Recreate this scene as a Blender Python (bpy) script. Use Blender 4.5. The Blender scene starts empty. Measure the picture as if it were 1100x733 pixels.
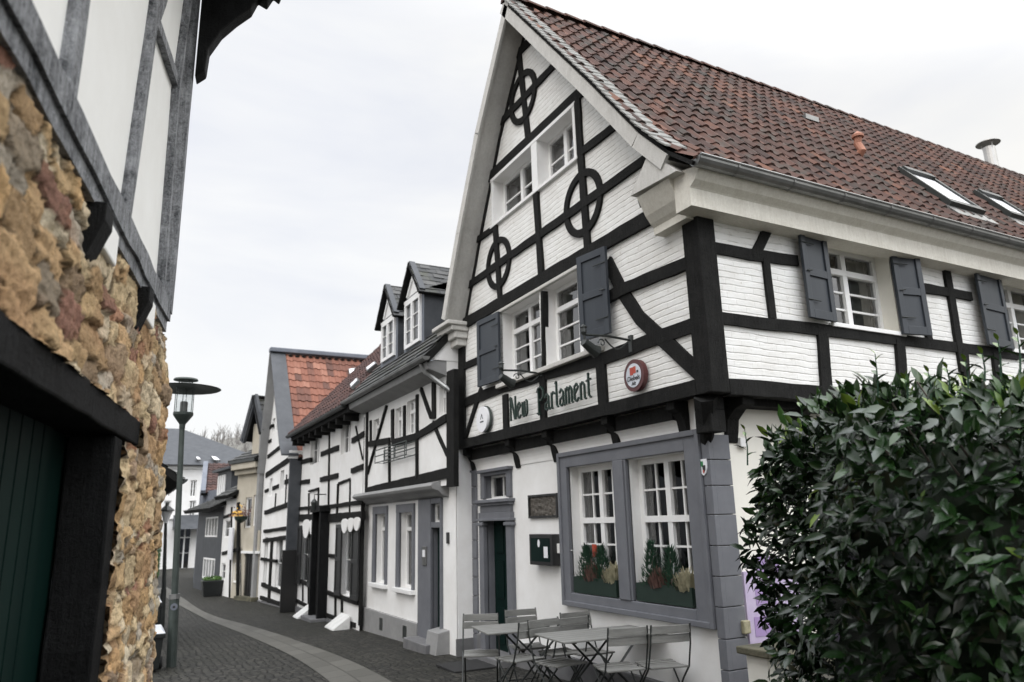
import bpy, math, random, numpy as np
from mathutils import Vector, Matrix, noise
random.seed(7); rng=np.random.default_rng(7)
sc=bpy.context.scene; COL=sc.collection
R=math.radians
# ------------------------------------------------------------------ camera
F=784.;PITCH=R(13.85);YAW=R(28.0);ROLL=R(-1.5);EYE=1.7
fw=Vector((math.sin(YAW)*math.cos(PITCH),math.cos(YAW)*math.cos(PITCH),math.sin(PITCH)))
rt=Vector((math.cos(YAW),-math.sin(YAW),0)); up=rt.cross(fw)
rt,up=rt*math.cos(ROLL)+up*math.sin(ROLL),up*math.cos(ROLL)-rt*math.sin(ROLL)
CAM=Vector((0,0,EYE))
cd=bpy.data.cameras.new('camera');cam=bpy.data.objects.new('camera',cd);COL.objects.link(cam)
M3=Matrix((rt,up,-fw)).transposed();cam.matrix_world=Matrix.Translation(CAM)@M3.to_4x4()
cd.sensor_width=36;cd.lens=36*F/1100;cd.clip_end=2000;cd.clip_start=.05
cd.dof.use_dof=True;cd.dof.focus_distance=6.0;cd.dof.aperture_fstop=2.2
sc.camera=cam
def ray(x,y): return fw*F+rt*(x-550)-up*(y-366.5)
def onplane(x,y,p0,n):
    d=ray(x,y);t=((Vector(p0)-CAM).dot(n))/d.dot(n);return CAM+d*t
def gz(x,y):
    y=max(0.,min(22.,y));return -.03*y
# ------------------------------------------------------------------ materials
MATS={}
def nm(name):
    m=bpy.data.materials.new(name);m.use_nodes=True;nt=m.node_tree;b=nt.nodes['Principled BSDF'];MATS[name]=m
    return m,nt,b
def N(nt,t,**k):
    n=nt.nodes.new(t)
    for a,v in k.items():
        if a in n.inputs: n.inputs[a].default_value=v
        else: setattr(n,a,v)
    return n
def L(nt,a,b): nt.links.new(a,b)
def ramp(nt,fac,stops):
    r=nt.nodes.new('ShaderNodeValToRGB');e=r.color_ramp.elements
    while len(e)<len(stops): e.new(.5)
    for i,(p,c) in enumerate(stops):
        e[i].position=p;e[i].color=(*c,1) if len(c)==3 else c
    L(nt,fac,r.inputs[0]);return r.outputs[0]
def coords(nt,scale=(1,1,1),wallmap=False):
    tc=N(nt,'ShaderNodeTexCoord')
    if wallmap:
        s=N(nt,'ShaderNodeSeparateXYZ');L(nt,tc.outputs['Object'],s.inputs[0])
        a=N(nt,'ShaderNodeMath',operation='ADD');L(nt,s.outputs[0],a.inputs[0]);L(nt,s.outputs[1],a.inputs[1])
        c=N(nt,'ShaderNodeCombineXYZ');L(nt,a.outputs[0],c.inputs[0]);L(nt,s.outputs[2],c.inputs[1]);o=c.outputs[0]
    else: o=tc.outputs['Object']
    m=N(nt,'ShaderNodeMapping');m.inputs['Scale'].default_value=scale;L(nt,o,m.inputs[0]);return m.outputs[0]
def noi(nt,vec,scale,detail=4,rough=.6,dist=0):
    n=N(nt,'ShaderNodeTexNoise');n.inputs['Scale'].default_value=scale;n.inputs['Detail'].default_value=detail
    n.inputs['Roughness'].default_value=rough;n.inputs['Distortion'].default_value=dist;L(nt,vec,n.inputs['Vector']);return n.outputs['Fac']
def bump(nt,b,h,strength=.5,dist=.01):
    n=N(nt,'ShaderNodeBump');n.inputs['Strength'].default_value=strength;n.inputs['Distance'].default_value=dist
    L(nt,h,n.inputs['Height']);L(nt,n.outputs[0],b.inputs['Normal'])
def mul(nt,a,v):
    n=N(nt,'ShaderNodeMath',operation='MULTIPLY');L(nt,a,n.inputs[0])
    if isinstance(v,(int,float)): n.inputs[1].default_value=v
    else: L(nt,v,n.inputs[1])
    return n.outputs[0]
def add(nt,a,c):
    n=N(nt,'ShaderNodeMath',operation='ADD');L(nt,a,n.inputs[0])
    if isinstance(c,(int,float)): n.inputs[1].default_value=c
    else: L(nt,c,n.inputs[1])
    return n.outputs[0]
def mixc(nt,f,a,c):
    n=N(nt,'ShaderNodeMix',data_type='RGBA')
    if isinstance(f,(int,float)): n.inputs[0].default_value=f
    else: L(nt,f,n.inputs[0])
    for i,v in ((6,a),(7,c)):
        if isinstance(v,tuple): n.inputs[i].default_value=(*v,1)
        else: L(nt,v,n.inputs[i])
    return n.outputs[2]
def simple(name,c0,c1,rough=.7,scale=6,bs=.3,bd=.004,vs=(1,1,1),metal=0,spec=.5,fine=40):
    m,nt,b=nm(name);v=coords(nt,vs);n=noi(nt,v,scale,6,.65)
    L(nt,ramp(nt,n,[(.3,c0),(.7,c1)]),b.inputs['Base Color']);b.inputs['Roughness'].default_value=rough
    b.inputs['Metallic'].default_value=metal;b.inputs['Specular IOR Level'].default_value=spec
    bump(nt,b,noi(nt,v,fine,4),bs,bd);return m
simple('plaster_white',(.72,.71,.69),(.83,.83,.82),.9,1.6,.35,.004,fine=30)
simple('plaster_cream',(.75,.73,.66),(.81,.79,.72),.9,2,.3,.004,fine=30)
simple('plaster_grey_white',(.79,.785,.76),(.85,.85,.83),.9,3,.2,.003,fine=60)
simple('plaster_beige',(.42,.38,.3),(.52,.48,.4),.9,2,.3,.004)
simple('paint_grey',(.115,.12,.135),(.15,.155,.17),.6,4,.2,.003)
simple('paint_light_grey',(.22,.22,.22),(.28,.28,.275),.6,4,.2,.003)
simple('plinth_grey',(.11,.11,.115),(.17,.17,.17),.75,5,.3,.004)
simple('window_white',(.76,.76,.75),(.82,.82,.81),.45,8,.1,.001)
simple('shutter_paint',(.022,.028,.037),(.034,.041,.05),.5,5,.2,.002,fine=60,vs=(1,1,.2))
simple('shutter_black',(.012,.013,.013),(.02,.02,.02),.5)
simple('dark_metal',(.018,.022,.02),(.03,.034,.032),.45,8,.1,.001)
simple('lamp_metal',(.04,.052,.046),(.07,.085,.078),.5,5,.15,.001,metal=.3)
simple('zinc',(.16,.165,.16),(.27,.27,.265),.42,3,.1,.001,metal=.8)
simple('steel_flue',(.4,.39,.37),(.5,.49,.47),.35,3,.05,.001,metal=.8)
simple('door_green',(.001,.008,.007),(.002,.014,.011),.5,3,.15,.001,vs=(1,1,.1),fine=60,spec=.15)
simple('door_black',(.008,.008,.008),(.014,.013,.012),.5,3,.2,.002)
simple('letter_green',(.003,.018,.012),(.005,.026,.017),.4)
simple('rubber_black',(.01,.01,.01),(.02,.02,.02),.8)
simple('bin_plastic',(.012,.014,.014),(.02,.022,.022),.4)
simple('bin_lid',(.5,.52,.55),(.62,.64,.66),.35,3)
simple('sign_white',(.74,.75,.77),(.8,.8,.82),.3,5,.02)
simple('sign_face',(.5,.53,.58),(.62,.65,.7),.3,5,.02)
simple('verge_grey',(.13,.13,.12),(.26,.26,.245),.85,9,.4,.004)
simple('sign_maroon',(.06,.012,.014),(.09,.02,.02),.35)
simple('sign_red',(.38,.04,.02),(.46,.07,.03),.4)
simple('sign_black',(.015,.015,.015),(.03,.03,.03),.4)
simple('sign_yellow',(.65,.36,.02),(.75,.42,.03),.4)
simple('sign_green',(.02,.16,.05),(.03,.2,.07),.4)
simple('poster_lilac',(.42,.34,.52),(.56,.49,.64),.5,4)
simple('poster_mauve',(.33,.23,.45),(.38,.28,.5),.5,4)
simple('bronze',(.06,.055,.045),(.16,.14,.12),.5,30,.8,.006,metal=.4,fine=45)
simple('planter_green',(.006,.018,.012),(.01,.026,.018),.5)
simple('terracotta',(.3,.13,.085),(.38,.18,.12),.8)
simple('stone_cap',(.05,.05,.035),(.13,.12,.08),.95,5,.8,.01)
simple('slate_wall',(.032,.036,.042),(.06,.065,.072),.6,3,.3,.004)
simple('slate_blue',(.1,.115,.14),(.16,.17,.2),.6,3,.3,.004)
simple('wood_grey',(.14,.14,.13),(.24,.24,.225),.75,4,.4,.002,vs=(1,8,8),fine=30)
simple('dark_room',(.02,.018,.016),(.04,.036,.03),.9)
simple('curtain',(.42,.4,.36),(.6,.58,.54),.9,3,.2,.003)
simple('lamp_glass_white',(.62,.64,.64),(.7,.7,.7),.3)
simple('tree_bark',(.1,.085,.07),(.16,.14,.12),.9,5,.5,.01)
simple('heather_red',(.07,.035,.03),(.19,.1,.08),.8,20)
simple('heather_cream',(.22,.21,.13),(.42,.38,.26),.8,20)
simple('conifer_green',(.012,.045,.025),(.03,.085,.045),.7,14)
simple('hill_ground',(.1,.1,.085),(.17,.165,.15),.95,.05)
simple('winter_wood',(.16,.15,.14),(.24,.23,.22),.95,.2)
simple('cushion_tile',(.55,.55,.53),(.7,.7,.68),.7)
def timber(name,c0,c1,rough=.75,spec=.5,bs=.8):
    m,nt,b=nm(name);v=coords(nt,(1,1,1));n1=noi(nt,v,5,6,.7);n2=noi(nt,v,38,5,.75,1.2)
    n3=noi(nt,coords(nt,(9,9,.9)),4,6,.75)
    L(nt,ramp(nt,add(nt,add(nt,mul(nt,n1,.3),mul(nt,n2,.35)),mul(nt,n3,.35)),[(.4,c0),(.6,c1)]),b.inputs['Base Color'])
    b.inputs['Roughness'].default_value=rough;b.inputs['Specular IOR Level'].default_value=spec
    bump(nt,b,add(nt,add(nt,n2,mul(nt,n1,.7)),n3),bs,.012)
timber('timber_black',(.008,.008,.008),(.022,.022,.021),rough=.8,spec=.12)
timber('timber_tar',(.0025,.0025,.0025),(.012,.0125,.013),.6,.12,1)
timber('timber_weathered',(.03,.033,.038),(.42,.43,.45),.75,.3,1)
timber('eave_cream',(.58,.55,.48),(.74,.72,.65),.8,.3,.25)
timber('barge_grey',(.46,.45,.42),(.6,.59,.56),.8,.3,.25)
def brickpaint():
    m,nt,b=nm('painted_brick');v=coords(nt,(1,1,1),True)
    w=N(nt,'ShaderNodeTexNoise');w.inputs['Scale'].default_value=2.2;w.inputs['Detail'].default_value=3;L(nt,v,w.inputs['Vector'])
    s=N(nt,'ShaderNodeVectorMath',operation='SCALE');s.inputs['Scale'].default_value=.06;L(nt,w.outputs['Color'],s.inputs[0])
    a=N(nt,'ShaderNodeVectorMath',operation='ADD');L(nt,v,a.inputs[0]);L(nt,s.outputs[0],a.inputs[1])
    br=N(nt,'ShaderNodeTexBrick');br.inputs['Scale'].default_value=1;br.inputs['Brick Width'].default_value=.25;br.inputs['Row Height'].default_value=.072
    br.inputs['Mortar Size'].default_value=.011;br.inputs['Mortar Smooth'].default_value=.9;L(nt,a.outputs[0],br.inputs['Vector'])
    sz_=N(nt,'ShaderNodeSeparateXYZ');L(nt,a.outputs[0],sz_.inputs[0])
    pp=N(nt,'ShaderNodeMath',operation='PINGPONG');L(nt,sz_.outputs[1],pp.inputs[0]);pp.inputs[1].default_value=.036
    hl=ramp(nt,mul(nt,pp.outputs[0],1/.036),[(.0,(1,1,1)),(.28,(0,0,0))])
    f=add(nt,mul(nt,br.outputs['Fac'],.3),mul(nt,hl,.7));n1=noi(nt,v,3,5,.6);n2=noi(nt,v,22,5,.7)
    vh=coords(nt,(3,14,1),True);n3=noi(nt,vh,2.2,3,.6)
    mask=mul(nt,mul(nt,f,ramp(nt,n3,[(.42,(0,0,0)),(.66,(1,1,1))])),.75)
    base=ramp(nt,n1,[(.3,(.72,.71,.68)),(.7,(.82,.82,.8))])
    c=mixc(nt,mask,base,(.33,.31,.27))
    vs=coords(nt,(1,1,1),True);n4=noi(nt,vs,9,6,.75)
    c=mixc(nt,mul(nt,ramp(nt,n4,[(.6,(0,0,0)),(.68,(1,1,1))]),.6),c,(.42,.38,.31))
    L(nt,c,b.inputs['Base Color']);b.inputs['Roughness'].default_value=.85
    h=add(nt,mul(nt,f,-1.),add(nt,mul(nt,n2,.7),mul(nt,n3,.6)));bump(nt,b,h,.5,.012)
brickpaint()
def attrmat(name,stops,rough=.8,scale=30,bs=.6,bd=.006,var=.3,spec=.5,moss=None):
    m,nt,b=nm(name);at=N(nt,'ShaderNodeVertexColor',layer_name='Col');v=coords(nt)
    sp=N(nt,'ShaderNodeSeparateColor');L(nt,at.outputs[0],sp.inputs[0])
    n=noi(nt,v,scale,6,.7);n2=noi(nt,v,scale*.15,4,.6)
    f=add(nt,sp.outputs[0],mul(nt,add(nt,n,-.5),var));c=ramp(nt,f,stops)
    if moss: c=mixc(nt,mul(nt,ramp(nt,n2,[(.5,(0,0,0)),(.66,(1,1,1))]),moss[1]),c,moss[0])
    L(nt,c,b.inputs['Base Color']);b.inputs['Roughness'].default_value=rough;b.inputs['Specular IOR Level'].default_value=spec
    bump(nt,b,n,bs,bd)
attrmat('tile_brown',[(0,(.034,.024,.021)),(.35,(.064,.037,.03)),(.7,(.1,.05,.037)),(1,(.17,.082,.053))],.85,25,.4,.004,.35,.3,((.06,.058,.05),.75))
attrmat('tile_orange',[(0,(.09,.045,.035)),(.5,(.2,.08,.052)),(1,(.33,.17,.12))],.8,20,.4,.004,.3,.4)
attrmat('tile_redbrown',[(0,(.035,.022,.02)),(.5,(.06,.032,.028)),(1,(.1,.05,.04))],.85,20,.4,.004,.3,.4)
attrmat('slate',[(0,(.025,.027,.028)),(.5,(.055,.056,.055)),(1,(.1,.1,.095))],.65,20,.4,.004,.4,.4,((.06,.065,.035),.5))
def stonemat():
    m,nt,b=nm('rubble_stone');at=N(nt,'ShaderNodeVertexColor',layer_name='Col');v=coords(nt)
    n=noi(nt,v,26,7,.75);n2=noi(nt,v,7,5,.6)
    mr=ramp(nt,n,[(.3,(.55,.51,.45)),(.5,(.95,.95,.95)),(.72,(1.28,1.25,1.2))])
    x=N(nt,'ShaderNodeMix',data_type='RGBA',blend_type='MULTIPLY');x.inputs[0].default_value=1
    L(nt,at.outputs[0],x.inputs[6]);L(nt,mr,x.inputs[7])
    c=mixc(nt,mul(nt,ramp(nt,n2,[(.55,(0,0,0)),(.7,(1,1,1))]),.3),x.outputs[2],(.4,.28,.14))
    L(nt,c,b.inputs['Base Color']);b.inputs['Roughness'].default_value=.9;b.inputs['Specular IOR Level'].default_value=.25
    bump(nt,b,add(nt,n,mul(nt,noi(nt,v,90,3,.6),.4)),1.,.02)
stonemat()
def cobble():
    m,nt,b=nm('cobblestones');v=coords(nt);ww=N(nt,'ShaderNodeTexNoise');ww.inputs['Scale'].default_value=3;L(nt,v,ww.inputs['Vector'])
    s=N(nt,'ShaderNodeVectorMath',operation='SCALE');s.inputs['Scale'].default_value=.12;L(nt,ww.outputs['Color'],s.inputs[0])
    a=N(nt,'ShaderNodeVectorMath',operation='ADD');L(nt,v,a.inputs[0]);L(nt,s.outputs[0],a.inputs[1])
    def vor(feat):
        q=N(nt,'ShaderNodeTexVoronoi',feature=feat,voronoi_dimensions='2D',distance='EUCLIDEAN');q.inputs['Scale'].default_value=8.5;q.inputs['Randomness'].default_value=.55;L(nt,a.outputs[0],q.inputs['Vector']);return q
    e=vor('DISTANCE_TO_EDGE').outputs['Distance'];cc=vor('F1').outputs['Color']
    sp=N(nt,'ShaderNodeSeparateColor');L(nt,cc,sp.inputs[0])
    h=ramp(nt,e,[(0,(0,0,0)),(.12,(.8,.8,.8)),(.3,(1,1,1))])
    n=noi(nt,v,60,4);n2=noi(nt,v,.6,3)
    col=ramp(nt,add(nt,mul(nt,sp.outputs[0],.7),mul(nt,n,.3)),[(.1,(.014,.0135,.011)),(.5,(.026,.025,.02)),(.9,(.052,.049,.04))])
    col=mixc(nt,mul(nt,ramp(nt,n2,[(.45,(0,0,0)),(.65,(1,1,1))]),.5),col,(.022,.022,.013))
    col=mixc(nt,h,(.01,.01,.008),col)
    L(nt,col,b.inputs['Base Color']);b.inputs['Roughness'].default_value=.7;b.inputs['Specular IOR Level'].default_value=.35;bump(nt,b,add(nt,h,mul(nt,n,.2)),1.,.03)
    m,nt,b=nm('paving_slabs');tc=N(nt,'ShaderNodeUVMap');v=tc.outputs[0]
    br=N(nt,'ShaderNodeTexBrick');br.inputs['Scale'].default_value=1;br.inputs['Brick Width'].default_value=.55;br.inputs['Row Height'].default_value=.33;br.inputs['Mortar Size'].default_value=.012;br.inputs['Mortar Smooth'].default_value=.3
    br.inputs['Color1'].default_value=(.12,.116,.1,1);br.inputs['Color2'].default_value=(.062,.06,.05,1);br.inputs['Mortar'].default_value=(.035,.033,.027,1);br.inputs['Bias'].default_value=-.2
    L(nt,v,br.inputs['Vector']);n=noi(nt,coords(nt),12,6,.7)
    L(nt,mixc(nt,mul(nt,n,.7),br.outputs['Color'],(.06,.058,.048)),b.inputs['Base Color']);b.inputs['Roughness'].default_value=.65
    bump(nt,b,add(nt,mul(nt,br.outputs['Fac'],-1.),mul(nt,n,.3)),.7,.012)
cobble()
def glassmat():
    m,nt,b=nm('window_glass');out=nt.nodes['Material Output'];nt.nodes.remove(b)
    g=N(nt,'ShaderNodeBsdfGlossy');g.inputs['Roughness'].default_value=.02;t=N(nt,'ShaderNodeBsdfTransparent');t.inputs[0].default_value=(.82,.86,.85,1)
    f=N(nt,'ShaderNodeFresnel');f.inputs['IOR'].default_value=2.7
    no=N(nt,'ShaderNodeTexNoise');no.inputs['Scale'].default_value=3;bp=N(nt,'ShaderNodeBump');bp.inputs['Distance'].default_value=.004;L(nt,no.outputs[0],bp.inputs['Height']);L(nt,bp.outputs[0],g.inputs['Normal'])
    x=N(nt,'ShaderNodeMixShader');L(nt,f.outputs[0],x.inputs[0]);L(nt,t.outputs[0],x.inputs[1]);L(nt,g.outputs[0],x.inputs[2]);L(nt,x.outputs[0],out.inputs[0])
    m,nt,b=nm('lantern_glass');out=nt.nodes['Material Output'];nt.nodes.remove(b)
    g=N(nt,'ShaderNodeBsdfGlossy');g.inputs['Roughness'].default_value=.05;t=N(nt,'ShaderNodeBsdfTransparent');t.inputs[0].default_value=(.93,.95,.95,1)
    x=N(nt,'ShaderNodeMixShader');x.inputs[0].default_value=.1;L(nt,t.outputs[0],x.inputs[1]);L(nt,g.outputs[0],x.inputs[2]);L(nt,x.outputs[0],out.inputs[0])
glassmat()
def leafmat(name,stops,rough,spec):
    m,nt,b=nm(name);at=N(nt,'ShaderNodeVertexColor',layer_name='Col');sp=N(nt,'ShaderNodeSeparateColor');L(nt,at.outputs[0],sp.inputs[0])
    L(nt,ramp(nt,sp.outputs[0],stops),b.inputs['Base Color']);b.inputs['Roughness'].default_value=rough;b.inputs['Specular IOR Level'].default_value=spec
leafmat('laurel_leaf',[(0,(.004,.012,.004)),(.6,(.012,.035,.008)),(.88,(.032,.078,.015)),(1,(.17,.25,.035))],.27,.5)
leafmat('hedge_leaf',[(0,(.02,.06,.015)),(1,(.08,.16,.03))],.6,.4)
# ------------------------------------------------------------------ mesh helpers
class MB:
    def __init__(s): s.v=[];s.f=[];s.m=[];s.c=[];s.mats=[];s.smooth=False
    def mi(s,mat):
        if mat not in s.mats: s.mats.append(mat)
        return s.mats.index(mat)
    def add(s,vs,fs,mat=None,c=.5):
        o=len(s.v);s.v+= [tuple(v) for v in vs];k=s.mi(mat) if mat else 0
        for f in fs: s.f.append(tuple(i+o for i in f));s.m.append(k)
        s.c+=[c]*len(vs)
    def hexa(s,p,mat=None,c=.5): # 8 points: bottom 4 ccw, top 4
        s.add(p,[(0,3,2,1),(4,5,6,7),(0,1,5,4),(1,2,6,5),(2,3,7,6),(3,0,4,7)],mat,c)
    def box(s,x0,x1,y0,y1,z0,z1,mat=None): s.hexa([(x0,y0,z0),(x1,y0,z0),(x1,y1,z0),(x0,y1,z0),(x0,y0,z1),(x1,y0,z1),(x1,y1,z1),(x0,y1,z1)],mat)
    def prism(s,poly,ext,mat=None,c=.5):
        n=len(poly);a=[Vector(p) for p in poly];b=[p+Vector(ext) for p in a]
        s.add(a+b,[tuple(range(n))[::-1],tuple(range(n,2*n))]+[(i,(i+1)%n,n+(i+1)%n,n+i) for i in range(n)],mat,c)
    def tube(s,pts,r,seg=8,mat=None,cap=True):
        pts=[Vector(p) for p in pts];rs=r if isinstance(r,(list,tuple)) else [r]*len(pts);vs=[];n=len(pts)
        d0=(pts[1]-pts[0]).normalized();u=d0.cross(Vector((0,0,1)));u=u.normalized() if u.length>.05 else Vector((1,0,0))
        for i,p in enumerate(pts):
            d=(pts[min(i+1,n-1)]-pts[max(i-1,0)]).normalized();u=(u-d*u.dot(d)).normalized();w=d.cross(u)
            for k in range(seg):
                a=2*math.pi*k/seg;vs.append(p+(u*math.cos(a)+w*math.sin(a))*rs[i])
        fs=[(i*seg+k,i*seg+(k+1)%seg,(i+1)*seg+(k+1)%seg,(i+1)*seg+k) for i in range(n-1) for k in range(seg)]
        if cap: fs+=[tuple(range(seg))[::-1],tuple(range((n-1)*seg,n*seg))]
        s.add(vs,fs,mat)
    def lathe(s,c,prof,seg=20,mat=None):
        c=Vector(c);vs=[]
        for r,z in prof:
            for k in range(seg):
                a=2*math.pi*k/seg;vs.append(c+Vector((r*math.cos(a),r*math.sin(a),z)))
        n=len(prof);s.add(vs,[(i*seg+k,i*seg+(k+1)%seg,(i+1)*seg+(k+1)%seg,(i+1)*seg+k) for i in range(n-1) for k in range(seg)]+[tuple(range(seg))[::-1],tuple(range((n-1)*seg,n*seg))],mat)
    def build(s,name,mat=None,parent=None,smooth=False,recalc=True,col=False,bevel=0):
        me=bpy.data.meshes.new(name);me.from_pydata(s.v,[],s.f);me.update()
        if s.mats and s.mats[0] is not None:
            for m in s.mats: me.materials.append(MATS[m])
            me.polygons.foreach_set('material_index',s.m)
        else: me.materials.append(MATS[mat])
        if col:
            a=me.color_attributes.new('Col','FLOAT_COLOR','POINT');x=np.ones((len(s.v),4),dtype=np.float32);cc=np.array(s.c,dtype=np.float32)
            if cc.ndim==1: x[:,:3]=cc[:,None]
            else: x[:,:3]=cc
            a.data.foreach_set('color',x.ravel())
        if recalc:
            import bmesh
            bm=bmesh.new();bm.from_mesh(me);bmesh.ops.recalc_face_normals(bm,faces=bm.faces);bm.to_mesh(me);bm.free()
        if smooth: me.polygons.foreach_set('use_smooth',[True]*len(me.polygons))
        o=bpy.data.objects.new(name,me);COL.objects.link(o)
        if parent is not None: setpar(o,parent)
        if bevel:
            b=o.modifiers.new('bevel','BEVEL');b.width=bevel;b.segments=2;b.limit_method='ANGLE'
        return o
def pw(p):
    m=Matrix.Identity(4)
    while p: m=(p.matrix_parent_inverse@p.matrix_basis if p.parent else p.matrix_basis)@m;p=p.parent
    return m
def setpar(o,p):
    o.parent=p;o.matrix_parent_inverse=pw(p).inverted()
def thing(name,label,cat,loc=(0,0,0),group=None):
    o=bpy.data.objects.new(name,None);COL.objects.link(o);o.location=loc;o.empty_display_size=.2
    o['label']=label;o['category']=cat
    if group:o['group']=group
    return o
def tag(o,label,cat,group=None):
    o['label']=label;o['category']=cat
    if group:o['group']=group
    return o
def copy_tree(o,parent=None):
    c=o.copy();COL.objects.link(c)
    if parent is not None:c.parent=parent
    for ch in [q for q in bpy.data.objects if q.parent==o]: copy_tree(ch,c)
    return c
class Fac:
    def __init__(s,o,u,n): s.o=Vector(o);s.u=Vector(u).normalized();s.n=Vector(n).normalized()
    def p(s,u,z,d=0): return s.o+s.u*u+s.n*d+Vector((0,0,z))
    def px(s,x,y,d=0):
        q=onplane(x,y,s.o+s.n*d,s.n)-s.o;return (q.dot(s.u),q.z)
    def box(s,mb,u0,u1,z0,z1,d0,d1,mat=None):
        mb.hexa([s.p(u0,z0,d0),s.p(u1,z0,d0),s.p(u1,z0,d1),s.p(u0,z0,d1),s.p(u0,z1,d0),s.p(u1,z1,d0),s.p(u1,z1,d1),s.p(u0,z1,d1)],mat)
    def beam(s,mb,pts,w,d0,d1,mat=None,wob=.006):
        # polyline beam in the facade plane with slightly uneven hand-hewn edges
        P=[Vector(p) for p in pts];Q=[P[0]]
        for a,b in zip(P,P[1:]):
            n=max(1,int((b-a).length/.22))
            for i in range(1,n+1): Q.append(a.lerp(b,i/n))
        vs=[];n=len(Q)
        for i,q in enumerate(Q):
            t=(Q[min(i+1,n-1)]-Q[max(i-1,0)]).normalized();m=Vector((-t.y,t.x))
            a=w/2+random.uniform(-wob,wob);b=w/2+random.uniform(-wob,wob)
            for (k,d) in ((a,d0),(-b,d0),(-b,d1),(a,d1)):
                e=q+m*k;vs.append(s.p(e.x,e.y,d))
        fs=[(i*4+k,i*4+(k+1)%4,(i+1)*4+(k+1)%4,(i+1)*4+k) for i in range(n-1) for k in range(4)]
        fs+=[(3,2,1,0),tuple(range((n-1)*4,n*4))];mb.add(vs,fs,mat)
def clip(poly,outl):
    n=len(outl);res=poly
    for i in range(n):
        a=outl[i];b=outl[(i+1)%n];new=[]
        def side(p): return (b[0]-a[0])*(p[1]-a[1])-(b[1]-a[1])*(p[0]-a[0])
        for j in range(len(res)):
            p=res[j];q=res[(j+1)%len(res)];sp,sq=side(p),side(q)
            if sp>=-1e-9:new.append(p)
            if (sp>1e-9 and sq<-1e-9) or (sp<-1e-9 and sq>1e-9):
                t=sp/(sp-sq);new.append((p[0]+(q[0]-p[0])*t,p[1]+(q[1]-p[1])*t))
        res=new
        if len(res)<3:return []
    return res
def wall(fac,outl,openings,mat,parent,name='wall',rec=.2,revmat=None,d=0):
    """outline (u,z) ccw convex; openings (u0,u1,z0,z1)"""
    mb=MB();us=sorted({p[0] for p in outl}|{o[i] for o in openings for i in (0,1)});zs=sorted({p[1] for p in outl}|{o[i] for o in openings for i in (2,3)})
    for a,b in zip(us,us[1:]):
        for c,e in zip(zs,zs[1:]):
            mu,mz=(a+b)/2,(c+e)/2
            if any(o[0]<mu<o[1] and o[2]<mz<o[3] for o in openings):continue
            q=clip([(a,c),(b,c),(b,e),(a,e)],outl)
            if len(q)>2: mb.add([fac.p(x,y,d) for x,y in q],[tuple(range(len(q)))],mat)
    for o in openings:
        rm=o[5] if len(o)>5 else (revmat or mat)
        u0,u1,z0,z1=o[:4];r=o[4] if len(o)>4 else rec
        for (a,b,c,e) in ((u0,u0,z0,z1),(u1,u1,z0,z1)):
            mb.add([fac.p(a,c,d),fac.p(a,e,d),fac.p(a,e,d-r),fac.p(a,c,d-r)],[(0,1,2,3)],rm)
        for z in (z0,z1): mb.add([fac.p(u0,z,d),fac.p(u1,z,d),fac.p(u1,z,d-r),fac.p(u0,z,d-r)],[(0,1,2,3)],rm)
    return mb.build(name,None,parent,recalc=False)
def rect(fac,x0,y0,x1,y1,x2,y2,x3,y3,d=0):
    q=[fac.px(a,b,d) for a,b in ((x0,y0),(x1,y1),(x2,y2),(x3,y3))]
    us=sorted(p[0] for p in q);zs=sorted(p[1] for p in q);return ((us[0]+us[1])/2,(us[2]+us[3])/2,(zs[0]+zs[1])/2,(zs[2]+zs[3])/2)
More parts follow.
